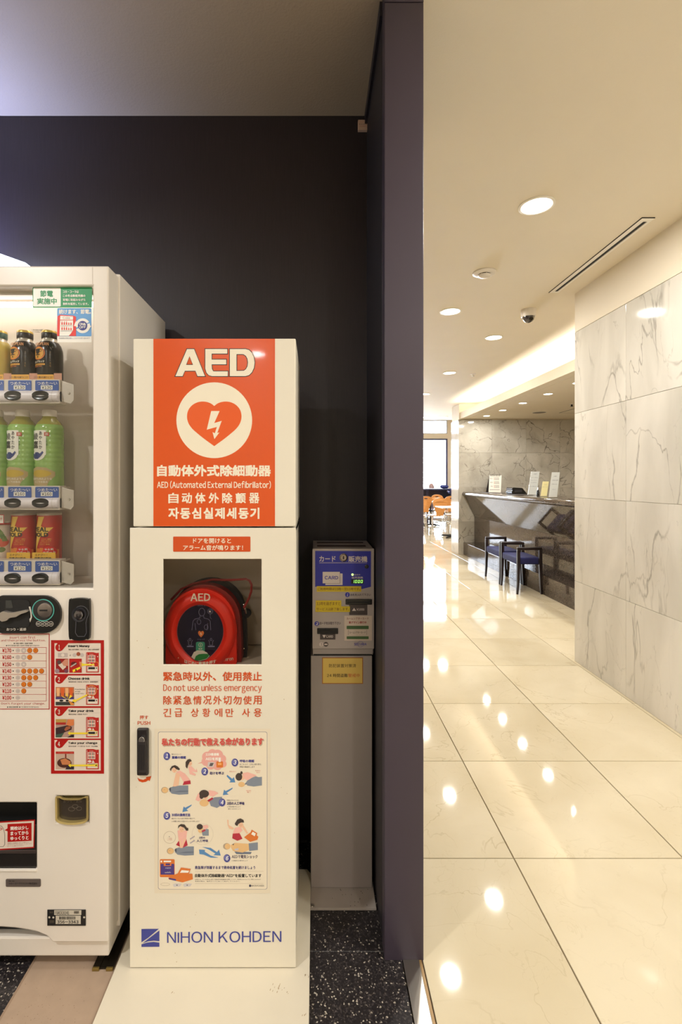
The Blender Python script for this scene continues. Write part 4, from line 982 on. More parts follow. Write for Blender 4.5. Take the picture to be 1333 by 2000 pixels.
# stickers on the display glass
p = Print(Y=YV+.0115, eps=.0004)
p.rect(64, 561, 180, 601, GREEN, 1, r=2); p.rect(65.5, 562.5, 119, 599, WINK, 2, r=2)
p.text('節電', 79, 567.5, 104, 580, GREEN, 3, bold=.02); p.text('実施中', 73, 582.5, 111.5, 594.5, GREEN, 3, bold=.02)
for k, (s, w) in enumerate((('コカ・コーラは', 31), ('この冬自動販売機の', 44), ('節電に取組みながら', 44), ('飲料を販売しています。', 50))): p.text(s, 123.3, 567.5+k*7.9, 123.3+w, 572.5+k*7.9, WINK, 2, bold=.02, res=2)
p.build('energy_saving_sticker', vm)['label'] = 'green and white sticker'
p = Print(Y=YV+.0115, eps=.0004)
LB_ = pm(96, 160, 222); RD2 = pm(222, 44, 30)
p.rect(112, 602, 179, 668.5, WINK, 1, r=2); p.rect(112, 602, 179, 657, LB_, 2, r=2)
p.text('続けます、節電。', 115.5, 604.5, 178, 613.5, WINK, 3, bold=.02)
p.poly([(113, 618), (118, 615), (145, 617), (149, 619), (149, 656.5), (112, 656.5)], RD2, 3)
p.poly([(118.5, 617), (143.5, 618.5), (143.5, 645), (139, 652), (135, 656.5), (117, 656.5)], WINK, 4); p.rect(118, 625, 144, 626, RD2, 5)
for r_ in range(2):
    for k in range(5):
        x = 122+k*4.4; y = 635 if r_ == 0 else 645
        p.rect(x-1.1, y-(4.5 if k < 3 else 3), x+1.1, y, RD2, 5); p.rect(x-.5, y-(7 if k < 3 else 5), x+.5, y-3, RD2, 5)
    p.rect(119.5, 636.6+r_*10, 142, 637.1+r_*10, KINK, 5)
p.ring(162, 636.5, 14.5, 5.5, WINK, 3, a0=-20, a1=150); p.ring(162, 636.5, 14.5, 5.5, WINK, 3, a0=165, a1=330)
p.poly([(145, 637), (155, 639), (149, 627)], WINK, 4); p.poly([(179, 637), (168, 634), (174, 645)], WINK, 4)
p.disc(162, 636.5, 9.2, pm(34, 36, 130), 4); p.text('ON&', 155.5, 631, 168.5, 636, WINK, 5, bold=.03); p.text('OFF', 155.5, 637, 168.5, 642, WINK, 5, bold=.03)
p.text('地球環境 節電活動にこれからも取り組みます', 115.5, 659, 176, 662.5, pm(150, 156, 170), 3, res=1)
p.text('Cola', 123.5, 619, 137, 623.5, pm(170, 150, 130), 5, res=1)
p.build('power_saving_sticker', vm)['label'] = 'blue and red sticker'
# coin panel
def rr(x0, y0, x1, y1, rl, rr_, n=8):
    pts = []
    for cx, cy, a, r in ((x1-rr_, y0+rr_, -90, rr_), (x1-rr_, y1-rr_, 0, rr_), (x0+rl, y1-rl, 90, rl), (x0+rl, y0+rl, 180, rl)):
        for k in range(n+1):
            t = math.radians(a+90*k/n); pts.append((cx+r*math.cos(t), cy+r*math.sin(t)))
    return pts
def ppoly(pts, Y=YV): return [(X_(x, Y), Z_(y, Y)) for x, y in pts]
cp = MB().prism(ppoly(rr(0.5, 1162, 121.5, 1235, 7, 34)), YV-.008, YV-.0003, 'y').build('coin_panel', BLACK, vm, bevel=.003, seg=3)
cp['label'] = 'glossy black coin panel'
MB().prism(ppoly(rr(4, 1170, 62, 1224, 6, 8)), YV-.0095, YV-.0082, 'y').build('recess', MATT, cp, bevel=.001)
MB().prism(ppoly([(16, 1171), (27, 1171), (30, 1184), (27, 1186), (16, 1186)]), YV-.0105, YV-.0094, 'y').build('note_window', mat('grey_window', rgb(52, 54, 54), .3), cp)
lv = MB(); lv.prism(ppoly(smooth([(6, 1199), (9, 1193.5), (16, 1190.5), (30, 1193), (45, 1190.5), (58, 1188), (61.5, 1190), (60, 1192), (47, 1196.5), (40, 1201), (28, 1203), (22, 1208), (13, 1210), (7, 1206)])), YV-.020, YV-.0095, 'y')
lv.build('lever', mat('satin_metal', rgb(176, 168, 160), .3, metal=.7), cp, bevel=.0025, seg=3, smooth=True)
MB().prism(ppoly([(60.5, 1183), (63, 1183), (66, 1195), (66.5, 1204), (63, 1213), (62, 1207), (64.2, 1203.5), (63.5, 1194)]), YV-.0102, YV-.008, 'y').build('guide', mat('guide_grey', rgb(200, 196, 188), .4), cp)
ccx, ccz = X_(88, YV), Z_(1190, YV); k1 = YV/F
MB().lathe([(21.5*k1, YV-.0082), (21.5*k1, YV-.0095), (20*k1, YV-.0095), (20*k1, YV-.0082)], (ccx, 0, ccz), 36, 'y', cap=False).build('ring', mat('teal_ring', rgb(84, 176, 166), .4), cp)
MB().lathe([(20*k1, YV-.0083), (17*k1, YV-.0084)], (ccx, 0, ccz), 32, 'y').build('bowl', mat('bowl_dark', rgb(62, 62, 64), .25, metal=.6), cp)
MB().lathe([(14.5*k1, YV-.0084), (14*k1, YV-.012), (11*k1, YV-.0135)], (X_(92, YV), 0, Z_(1190, YV)), 32, 'y').build('coin_face', mat('coin_face', rgb(130, 122, 118), .3, metal=.8), cp, smooth=True)
MB().box(X_(83, YV), X_(98, YV), YV-.0145, YV-.0130, Z_(1191, YV), Z_(1188, YV)).build('coin_slot', MATT, cp)
p = Print(Y=YV-.0081, eps=.0003)
p.text('おつり・返却', 13, 1226.3, 51, 1232, pm(214, 206, 196), 1, bold=.01, res=2)
for k, s in enumerate(('500', '100', '50', '10')):
    x = 75.2+k*8.2; p.disc(x, 1218.3, 4.9, pm(214, 206, 196), 1+2*k*0+k*.3); p.disc(x, 1218.3, 4.2, KINK, 2+k*.3); p.text(s, x-3, 1216.7, x+3, 1220, pm(214, 206, 196), 4, bold=.02, res=1)
p.build('lettering', cp)
# lock
lk = MB().prism(ppoly(smooth([(142, 1168.5), (152, 1167), (164, 1167), (174, 1169), (178, 1175), (178, 1240), (172, 1246), (164, 1248.5), (152, 1248.5), (144, 1246), (138, 1240), (138, 1175)])), YV-.010, YV-.0003, 'y').build('lock', BLACK, vm, bevel=.004, seg=3)
lk['label'] = 'black lock escutcheon'
lx, lz = X_(158.5, YV), Z_(1198, YV)
MB().lathe([(14.5*k1, YV-.0105), (14.5*k1, YV-.012), (12*k1, YV-.012), (10*k1, YV-.0102)], (lx, 0, lz), 28, 'y', cap=False).build('ring', mat('lock_ring', rgb(60, 60, 66), .2, metal=.5), lk, smooth=True)
MB().lathe([(9*k1, YV-.0102), (9*k1, YV-.016), (7.5*k1, YV-.018), (3*k1, YV-.0185), (2.6*k1, YV-.016)], (lx, 0, lz), 28, 'y').build('key_barrel', mat('lock_chrome', rgb(120, 118, 124), .15, metal=1), lk, smooth=True)
pk = Print(Y=YV-.0101, eps=.0002); pts = [(158.5+14.5*math.cos(a), 1198+14.5*math.sin(a)) for a in [math.radians(q) for q in range(140, 401, 15)]]
pts += [(168, 1216), (169, 1236), (165, 1243), (152, 1243), (147.5, 1236), (148.5, 1216), pts[0]]
pk.line(pts, .9, mat('outline_grey', rgb(90, 90, 98), .3), 1).build('outline', lk)
# price sheet
p = Print(Y=YV-.0004, eps=.0002); PAP = pm(216, 204, 192); DR = pm(168, 34, 34)
p.rect(-60, 1237.5, 97, 1385.5, DR, 1); p.rect(-59, 1239, 95.5, 1384, PAP, 2)
p.text('Insert coin first', 19.5, 1242, 69.5, 1247.5, DR, 3, bold=.004, res=2); p.text('and then press the button.', 2, 1248.3, 89, 1253.6, DR, 3, bold=.004, res=2)
p.text('● 先投入硬币，后按下按钮', 27, 1255, 64, 1258, KINK, 3, bold=.01, res=1); p.text('● 먼저 동전을 넣은 다음에 버튼을 눌러 주십시오.', 12, 1259.4, 78, 1262, KINK, 3, bold=.01, res=1)
ys = [1264.3, 1276.3, 1290.8, 1304, 1317, 1330, 1343, 1356, 1369]
for y in ys: p.rect(-60, y-.35, 91, y+.35, DR, 3)
p.rect(90.4, 1264.3, 91.1, 1369, DR, 3)
CS = pm(178, 164, 158); C50 = pm(190, 178, 172); CO = pm(206, 112, 24); COD = pm(150, 76, 20)
for k, (pr_, n50, n10) in enumerate(((170, 1, 2), (160, 1, 1), (150, 1, 0), (140, 0, 4), (130, 0, 3), (120, 0, 2), (110, 0, 1), (100, 0, 0))):
    yc = (ys[k]+ys[k+1])/2
    p.text('¥%d' % pr_, 4.7, yc-4, 22.5, yc+4, DR, 3, bold=.03); p.poly([(25, yc-1.6), (28, yc), (25, yc+1.6)], KINK, 3)
    p.disc(35.2, yc, 4.4, C50, 3); p.text('100', 32.4, yc-1.4, 38, yc+1.2, CS, 4, bold=.02, res=1); x = 46.7
    for q in range(n50): p.disc(x, yc, 5, CS, 3); p.disc(x, yc, 3.9, C50, 4); p.disc(x, yc, 1.3, PAP, 5); x += 11.6
    for q in range(n10): p.disc(x, yc, 5, COD, 3); p.disc(x-.2, yc-.3, 4.2, CO, 4); p.text('10', x-1.8, yc-1.8, x+1.6, yc+1.6, COD, 5, res=1); x += 11.6
p.text("Don't forget your change.", 3, 1371.2, 88, 1377, DR, 3, bold=.004, res=2); p.text('● 请勿忘取找零  ● 거스름돈은 꼭 챙기십시오.', 14, 1379.3, 77, 1382.2, KINK, 3, bold=.01, res=1)
p.build('price_sheet', vm)['label'] = 'red-lined coin price sheet'
# red instruction poster
p = Print(Y=YV-.0004, eps=.0002); PR = pm(166, 12, 8); PW = pm(218, 204, 192); YE = pm(232, 206, 52); BR = pm(120, 60, 40)
p.rect(99.8, 1250.3, 203.3, 1511, PR, 1)
LINES = (('Insert Money', '请投入纸币或硬币  돈을 넣는다  請投入紙幣或硬幣', 42), ('Choose drink', '请选择饮料  제품을 선택한다  請選擇飲料', 42), ('Take your drink', '请取出商品  제품을 꺼낸다', 50), ('Take your change', '请勿忘取零  거스름돈을 꺼낸다  勿忘零錢', 57))
for k in range(4):
    y = (1256.2, 1319.3, 1382.6, 1445.2)[k]; h = (59.8, 59.8, 59.6, 59.5)[k]
    p.rect(106.7, y, 197, y+h, PW, 2)
    p.disc(116, y+8.2, 7.7, PR, 3); p.poly([(112, y-.2), (134, y-.2), (121.5, y+14.2), (113, y+15)], PR, 3)
    p.text(str(k+1), 113.4 if k else 114.6, y+3, 117.5, y+12.2, PW, 4, bold=.02)
    p.text(LINES[k][0], 133.5, y+3.2, 133.5+LINES[k][2], y+8.2 if k in (1,) else y+8.8, KINK, 3, bold=.05, res=2); p.rect(133.5, y+9.2, 196.5, y+9.5, CS, 3)
    p.text(LINES[k][1], 134, y+11, 134+(60, 58, 37, 57)[k], y+13.6, pm(60, 40, 36), 3, bold=.01, res=1)
    # little drawing of a red machine
    mx, my = 168.5, y+17.5
    p.poly([(mx, my+1), (mx+2, my), (mx+14, my), (mx+20, my+1.5), (mx+25, my+1), (mx+25, my+39.5), (mx, my+39.5)], pm(176, 34, 28), 3)
    p.rect(mx+1.6, my+2, mx+2.3, my+38, PW, 4); p.rect(mx+3.4, my+6, mx+18, my+19.5, PW, 4); p.text('Cola', mx+7, my+2.6, mx+14, my+5, PW, 4, res=1)
    for r_ in range(2):
        for q in range(5): p.rect(mx+4.4+q*2.7, my+7+r_*6.6, mx+5.9+q*2.7, my+11.8+r_*6.4, KINK if q % 2 else pm(176, 34, 28), 5)
    p.disc(mx+7, my+23.8, 3.6, PW, 4, ry=2.4); p.poly([(mx+13.5, my+21), (mx+17, my+27), (mx+11, my+27)], PW, 4); p.disc(mx+22.5, my+8.5, 1, PW, 4)
    p.rect(mx+3, my+27.5, mx+23, my+37.5, PW, 4); p.rect(mx+4.5, my+29, mx+17.5, my+33, KINK, 5); p.disc(mx+20.5, my+31, 1.2, KINK, 5)
y = 1256.2                                                       # 1: notes and coins
p.rect(113.5, y+19, 132.5, y+27.5, pm(186, 172, 166), 3); p.disc(123, y+23, 3.2, PW, 4); p.text('1000', 114.5, y+20, 119, y+22, CS, 4, res=1); p.text('or', 136, y+22.4, 139.5, y+25.2, KINK, 3, res=1)
p.disc(146, y+23, 3.9, C50, 3); p.disc(160.5, y+23, 3.9, C50, 3); p.disc(153.5, y+21, 3.9, pm(150, 76, 50), 4)
p.rect(109.3, y+30, 133.5, y+57.5, pm(140, 20, 20), 3); p.poly([(114, y+42), (122, y+38), (130, y+46), (123, y+52)], pm(206, 192, 178), 4); p.poly([(121, y+38), (128, y+31), (133.5, y+31), (133.5, y+44), (125, y+44)], pm(196, 134, 110), 5); p.disc(116, y+37, 4, pm(84, 60, 60), 4); p.disc(112, y+54, 4.5, pm(150, 120, 130), 4); p.disc(130, y+54, 4, pm(110, 60, 80), 4)
p.rect(135.5, y+30, 160, y+57.5, pm(170, 24, 22), 3); p.poly([(137.5, y+45), (149, y+38), (150, y+40), (139, y+47)], pm(176, 166, 160), 4); p.disc(145, y+40, 6, pm(90, 20, 20), 3.5, ry=4); p.poly([(155, y+36), (160, y+36), (160, y+48), (157, y+46)], pm(206, 130, 90), 4); p.poly([(142, y+52), (156, y+46), (158, y+49), (143, y+57)], YE, 4); p.rect(147.5, y+50.5, 150, y+54, KINK, 5)
p.poly([(160, y+38.5), (160, y+45), (165, y+43.5), (185, y+43), (185, y+40.5), (165, y+40)], YE, 6); p.ring(188.5, y+41, 5, .8, pm(226, 140, 60), 6)
y = 1319.3                                                       # 2: choose
p.rect(109.3, y+22.5, 145, y+57.7, pm(122, 76, 66), 3); p.rect(109.3, y+22.5, 145, y+34, pm(186, 110, 70), 4)
for q in range(4): p.rect(111+q*8.5, y+24, 117+q*8.5, y+40, pm(206, 90, 40) if q % 2 else pm(226, 170, 120), 5)
p.rect(109.3, y+42, 145, y+46, pm(60, 50, 110), 5); p.rect(109.3, y+46, 145, y+51, PW, 6); p.rect(109.3, y+51, 145, y+57.7, pm(52, 54, 50), 5)
p.disc(120.5, y+48.6, 4, KINK, 7, ry=2); p.disc(132, y+48.6, 3.2, KINK, 7, ry=2)
for a, b in (((120, y+38), (124, y+42)), ((129, y+34), (132, y+36)), ((138, y+37), (142, y+40))): p.poly([a, b, (134, y+46.5)], YE, 8)
p.poly([(134, y+47), (138, y+50), (145, y+54), (145, y+57.7), (139, y+57.5)], pm(206, 134, 60), 8)
p.poly([(141, y+50), (145.5, y+45.5), (148, y+47), (170.5, y+36), (172, y+38), (149.5, y+49.5), (149, y+52)], YE, 9); p.ring(179.5, y+29, 10.5, .9, pm(226, 160, 70), 9)
p.text('Press Button', 147, y+25.8, 166, y+28, KINK, 3, bold=.02, res=1); p.text('按下按钮', 147, y+30, 157, y+32.5, KINK, 3, res=1); p.text('버튼을 누른다', 147, y+34.2, 164, y+36.5, KINK, 3, res=1)
y = 1382.6                                                       # 3: take your drink
p.rect(109.3, y+21.7, 145, y+57, pm(170, 140, 128), 3); p.rect(109.3, y+21.7, 130, y+28, pm(176, 140, 70), 4); p.rect(109.3, y+28, 129, y+32.5, pm(166, 40, 34), 4)
p.poly([(109.3, y+39), (134, y+33), (141, y+37), (140, y+42), (109.3, y+54)], pm(52, 34, 38), 5); p.poly([(126, y+42), (130, y+36), (137, y+35), (139, y+39), (129, y+45)], pm(150, 84, 54), 6); p.poly([(133, y+22), (145, y+22), (145, y+33), (138, y+35), (130, y+33)], pm(206, 120, 70), 6)
p.poly([(109.3, y+52), (126, y+48), (120, y+57), (109.3, y+57)], pm(60, 84, 70), 6); p.poly([(132, y+57), (140, y+52), (145, y+52), (145, y+57)], pm(40, 30, 40), 6)
p.poly([(133, y+48.5), (137.5, y+45), (137.5, y+47.3), (171, y+47.3), (171, y+50.7), (137.5, y+50.7), (137.5, y+53)], YE, 9); p.ring(181, y+47.5, 10, 1, YE, 9, ry=4.6)
y = 1445.2                                                       # 4: take your change
p.rect(109.3, y+22.3, 145, y+57.2, pm(186, 160, 144), 3); p.rect(109.3, y+22.3, 145, y+26.8, pm(176, 34, 30), 4); p.text("Don't forget your change", 114, y+23.5, 143, y+25.6, pm(240, 150, 120), 5, res=1)
p.disc(126, y+44.5, 14, pm(74, 38, 30), 4, ry=9.5); p.poly([(118, y+38), (128, y+35.5), (139, y+42), (136, y+48), (122, y+48)], pm(190, 120, 76), 5); p.rect(127.5, y+26.8, 130, y+36, pm(120, 40, 34), 5); p.poly([(128, y+57.2), (132, y+50), (145, y+50), (145, y+57.2)], pm(40, 30, 46), 5)
p.poly([(134, y+49), (139, y+45), (139, y+47.5), (190, y+47), (190, y+50.5), (139, y+50.8), (139, y+53)], YE, 9); p.ring(188.5, y+48.7, 3.2, 1, YE, 9); p.disc(188.5, y+48.7, 1.3, KINK, 9)
p.build('instruction_poster', vm)['label'] = 'red four-step instruction sticker'
# coin return cup
crp = smooth([(110, 1558), (112, 1555), (117, 1554.5), (122, 1557.5), (130, 1559), (155, 1559), (163, 1557), (167, 1555), (171, 1555), (173, 1558), (173, 1600), (167, 1604.5), (155, 1607), (140, 1608), (128, 1607), (116, 1604), (110.5, 1599)])
ring_in = [(x if False else 141.5+(x-141.5)*.90, 1581+(y-1581)*.90) for x, y in crp]
cr_ = MB(); n = len(crp); a = ppoly(crp); b = ppoly(ring_in)
cr_.add([(x, YV-.006, z) for x, z in a]+[(x, YV-.004, z) for x, z in b]+[(x, YV-.0003, z) for x, z in a]+[(x, YV+.03, z) for x, z in b],
        [(i, (i+1) % n, n+(i+1) % n, n+i) for i in range(n)]+[(2*n+i, 2*n+(i+1) % n, (i+1) % n, i) for i in range(n)]+[(n+i, n+(i+1) % n, 3*n+(i+1) % n, 3*n+i) for i in range(n)])
crt = cr_.build('coin_return', mat('olive_gilt', rgb(176, 156, 98), .3, metal=.4), vm, smooth=True)
MB().prism(ppoly(ring_in), YV+.006, YV+.008, 'y').build('flap', mat('smoked_flap', rgb(58, 50, 42), .2, coat=.6), crt)
p = Print(Y=YV+.0058, eps=.0003); GI = pm(106, 96, 82)
p.text('おつり・返却', 124, 1562.5, 160, 1567.5, GI, 1, res=2); p.ring(147, 1575, 6, .8, GI, 1, ry=4); p.ring(140, 1580, 6.5, .8, GI, 1, ry=4.3); p.ring(154.5, 1579, 5.5, .8, GI, 1, ry=4); p.build('lettering', crt)
# delivery outlet
MB().box(XL+.3, oxr, YV+.05, YV+.055, oz0, oz1).build('outlet_back', MATT, vm)
MB().box(XL+.3, oxr-.002, YV+.004, YV+.010, oz0+.002, Z_(1612, YV)).build('outlet_flap', mat('smoked_outlet', rgb(30, 26, 25), .25), vm, bevel=.002)
MB().box(XL+.3, oxr-.002, YV+.001, YV+.006, Z_(1668, YV), Z_(1662, YV)).build('flap_ridge', mat('flap_ridge', rgb(60, 50, 48), .3), vm, bevel=.001)
MB().box(XL+.3, oxr+.001, YV-.002, YV+.008, Z_(1702, YV), oz0).build('outlet_sill', VMW, vm, bevel=.001)
def slant(x, y): return (x, y+(67-x)*.052)
p = Print(Y=YV+.0035, eps=.0002)
p.poly([(-60, 1608), (68.5, 1600.5), (67, 1656), (-60, 1664)], PR, 1); p.poly([(-60, 1610.5), (66.5, 1603), (65.2, 1653.8), (-60, 1661)], PW, 2)
p.poly([slant(15, 1606.5), slant(62, 1606.5), slant(62, 1641.5), slant(15, 1641.5)], PR, 3); p.poly([(15, 1617.5), (9, 1621.3), (15, 1623.2)], PR, 3)
for k, s in enumerate(('開栓は少し', 'まってから', 'ゆっくりと')): p.text(s, 21, 1611.5+k*9.8, 56, 1619+k*9.8, WINK, 4, bold=.02, warp=slant)
for k, s in enumerate(('炭酸飲料は商品取出し後すぐに開栓すると', '噴き出すおそれがありますので、少し待ってから', 'ゆっくりと開けてください。')): p.text(s, 15, 1643+k*3, (57, 62, 47)[k], 1645+k*3, pm(150, 90, 86), 3, res=1, warp=slant)
p.line([(-10, 1612), (3, 1613), (7, 1618), (8, 1622), (9.5, 1628), (9.5, 1649), (7, 1653), (-10, 1654)], .7, KINK, 3); p.line([(-5, 1617), (3, 1617), (5, 1619), (1, 1621), (-5, 1620)], 1, RED, 3)
p.build('outlet_sign', vm)['label'] = 'white and red caution sticker'
# name plate and number plate
p1 = MB().prism(ppoly(rr(12, 1716, 80, 1731, 2, 2, 3)), YV-.002, YV-.0002, 'y').build('name_plate', mat('plate_grey', rgb(92, 82, 78), .4), vm, bevel=.0006)
p = Print(Y=YV-.0021, eps=.0002); p.text('設置・管理', 17, 1720, 28, 1722, KINK, 1, bold=.02, res=1); p.text('コカ・コーラウエスト株式会社', 17, 1723.5, 73, 1727.5, KINK, 1, bold=.01, res=1); p.build('lettering', p1)
p2 = MB().box(X_(93, YV), X_(168, YV), YV-.002, YV-.0002, Z_(1807, YV), Z_(1776, YV)).build('number_plate', KINK, vm, bevel=.0006)
p = Print(Y=YV-.0021, eps=.0002); PL = pm(196, 190, 176)
p.rect(106, 1777.5, 159, 1787, PL, 1); p.rect(109, 1788, 158, 1804.5, PL, 2)
p.text('F04CR2024S', 108.5, 1779, 135, 1786, KINK, 3, bold=.005); p.text('356-3343', 112, 1797, 153.5, 1803.5, KINK, 3, bold=.02)
x = 116
while x < 148: w = random.choice((.5, .8, 1.1)); p.rect(x, 1789.5, x+w, 1795.5, KINK, 3); x += w+random.choice((.5, .8))
x = 145
while x < 154: p.rect(x, 1779, x+.6, 1784, KINK, 3); x += 1.1
p.text('型式', 97, 1780, 104, 1783.5, GI, 1, res=1); p.text('管理番号', 97, 1797, 106, 1803, GI, 1, res=1)
p.disc(96.5, 1791.5, 2, PL, 1); p.disc(104.5, 1791.5, 2, PL, 3); p.disc(164.5, 1791.5, 2, PL, 1)
p.build('lettering', p2)
# foot and rail
MB().lathe([(.009, .012), (.006, .02), (.006, .07)], (X_(203, 1.34), 1.34, 0), 12).build('foot', STEEL, vm)
MB().lathe([(.016, .010), (.016, .016)], (X_(203, 1.34), 1.34, 0), 6).build('nut', STEEL, vm)
rl = thing('floor_channel', 'dark metal channel with worn brass ends on the floor under the vending machine', 'channel', (-.56, 1.5, 0))
x0, x1 = -.456*H*.995, -.418*H*.985; DKM = mat('dark_channel', rgb(44, 38, 30), .35, metal=.6)
MB().box(x0, x1, 1.298, 1.78, .003, .007).build('base', DKM, rl)
BRS = mat('worn_brass', rgb(150, 128, 70), .35, metal=.7)
for xa in (x0, x1-.018): MB().box(xa, xa+.018, 1.2965, 1.78, .007, .011).build('flange', DKM, rl, bevel=.001)
for xa in (x0, x1-.018): MB().box(xa, xa+.018, 1.292, 1.298, .003, .011).build('end_cap', BRS, rl, bevel=.001)
# beige plinth board under the machine
PLB = mat('beige_board', rgb(168, 146, 126), .6, noise=.05, nscale=25)
bb = thing('floor_board', 'beige laminate board lying on the black floor under the vending machine', 'board', (-.65, 1.3, 0))
MB().box(-.762, -.527, -.2, 1.79, .0005, .0028).build('board', PLB, bb)
MB().box(-.762, -.7565, -.2, 1.79, .0005, .0032).build('rim', mat('board_rim', rgb(150, 128, 108), .5), bb)
mr = MB()
for k in range(150):
    x = random.gauss(-.66, .05); y = random.gauss(1.17, .05); s = random.uniform(.0006, .0018)
    if -.75 < x < -.535: mr.add([(x, y, .003), (x+s, y, .003), (x+s*.6, y+s*1.4, .003)], [(0,1,2)])
mo = mr.build('mark', pm(110, 88, 66), bb, merge=False, fix=False); mo['kind'] = 'stuff'
# lamp standing on top of the machine
lm = thing('top_lamp', 'bright bluish lamp lying on the vending machine roof, mostly out of frame', 'light', (-1.1, 1.62, ZT))
YL = 1.66; zl = Z_(536, Yb)
MB().prism([(X_(95, YL), zl+.006), (X_(50, YL), Z_(583-80+10, YL)+.0), (X_(0, YL), Z_(495, YL)), (X_(-60, YL), Z_(482, YL)), (X_(-60, YL), zl+.006)], YL, YL+.05).build('lens', mat('blue_white_lens', rgb(240, 246, 255), .4, emit=(.62, .78, 1, 1), es=16), lm, bevel=.003)
MB().box(X_(-60, YL)-.05, X_(90, YL), YL-.01, YL+.06, zl+.0005, zl+.006).build('base', GR, lm)
area_lamp((-1.28, 1.70, zl+.12), .22, 9.0, (.35, .46, 1.0), rot=(math.radians(188), 0, 0), shape='RECTANGLE', size_y=.08, spread=125, parent=lm, inv=Matrix.Translation(-lm.location))

# ================================================================ AED CABINET on its white base board
YA_ = 1.283
base = thing('base_board', 'thick cream-white base board on the floor under the defibrillator cabinet', 'board', (-.27, 1.2, 0))
BW = mat('base_white', rgb(216, 208, 190), .4, noise=.03, nscale=5)
ZB2 = .020
bx0, bx1 = -.41*(H-ZB2), -.0145
MB().prism([(bx0, -.2), (bx1, -.2), (bx1, 1.595), (bx1-.012, 1.612), (bx0, 1.612)], .0005, ZB2, 'z').build('board', BW, base, bevel=.0015)
scf = MB(); random.seed(3); SCUFF = pm(150, 124, 84)
for (cx, cy, n, s) in ((X_(545, 956*1.28/992), 956*1.28/992, 16, .012), (X_(596, 956*1.28/969), 956*1.28/969, 7, .004), (X_(593, 1.22), 1.17, 4, .003), (X_(330, 1.2), 1.22, 3, .004)):
    for k in range(n):
        x = cx+random.gauss(0, s); y = cy+random.gauss(0, s*.5); w = random.uniform(.0006, .002); h_ = random.uniform(.002, .006)
        scf.add([(x, y, ZB2+.0002), (x+w, y+.001, ZB2+.0002), (x+w+.001, y+h_, ZB2+.0002), (x+.001, y+h_*.8, ZB2+.0002)], [(0,1,2,3)])
so = scf.build('scuff', SCUFF, base, merge=False, fix=False); so['kind'] = 'stuff'

ae = thing('defibrillator_cabinet', 'tall cream cabinet with an orange heart sign on top and a glazed lower door', 'cabinet', (-.27, 1.45, ZB2))
YD = YA_
# upper box
ux0, ux1, uz0, uz1 = X_(260, YD), X_(578, YD), Z_(1028.5, YD), Z_(661, YD)
MB().box(ux0, ux1, YD, 1.60, uz0, uz1).build('sign_box', AEDW, ae, bevel=.003)
lx0, lx1, lz0, lz1 = X_(253.5, YD), X_(578.5, YD), ZB2+.0005, Z_(1031, YD)
# lower carcass (open behind the window)
wx0, wx1, wz0, wz1 = X_(319, YD), X_(511, YD), Z_(1298, YD), Z_(1092, YD)
c = MB(); th = .012; D1 = 1.58; yf = YD+.006
c.box(lx0+.002, lx0+.002+th, yf, D1, lz0, lz1-.003); c.box(lx1-.002-th, lx1-.002, yf, D1, lz0, lz1-.003); c.box(lx0+.002, lx1-.002, D1-.01, D1, lz0, lz1-.003)
c.box(lx0+.002, lx1-.002, yf, D1, lz1-.015, lz1-.003); c.box(lx0+.002, lx1-.002, yf, D1, lz0, lz0+.03)
c.build('carcass', AEDW, ae, bevel=.001)
zs = Z_(1300, 1.37)
ins = MB(); INS = mat('cabinet_inside', rgb(206, 196, 178), .6)
ins.box(lx0+.015, lx1-.015, yf, 1.50, wz0-.030, wz0-.022); ins.box(lx0+.015, lx1-.015, 1.50, 1.506, wz0-.02, wz1+.06); ins.box(lx0+.03, lx1-.1, 1.495, 1.50, wz1-.06, wz1+.05)
ins.build('shelf', INS, ae)
dr = MB().plate(lx0, lx1, lz0+.002, lz1, YD, YD+.004, [(wx0, wx1, wz0, wz1)], AEDW).build('door', None, ae, bevel=.0016)
MB().box(wx0-.003, wx1+.003, YD+.0045, YD+.0055, wz0-.003, wz1+.003).build('pane', glass('door_acrylic', (.93, .91, .89, 1), .015), dr)
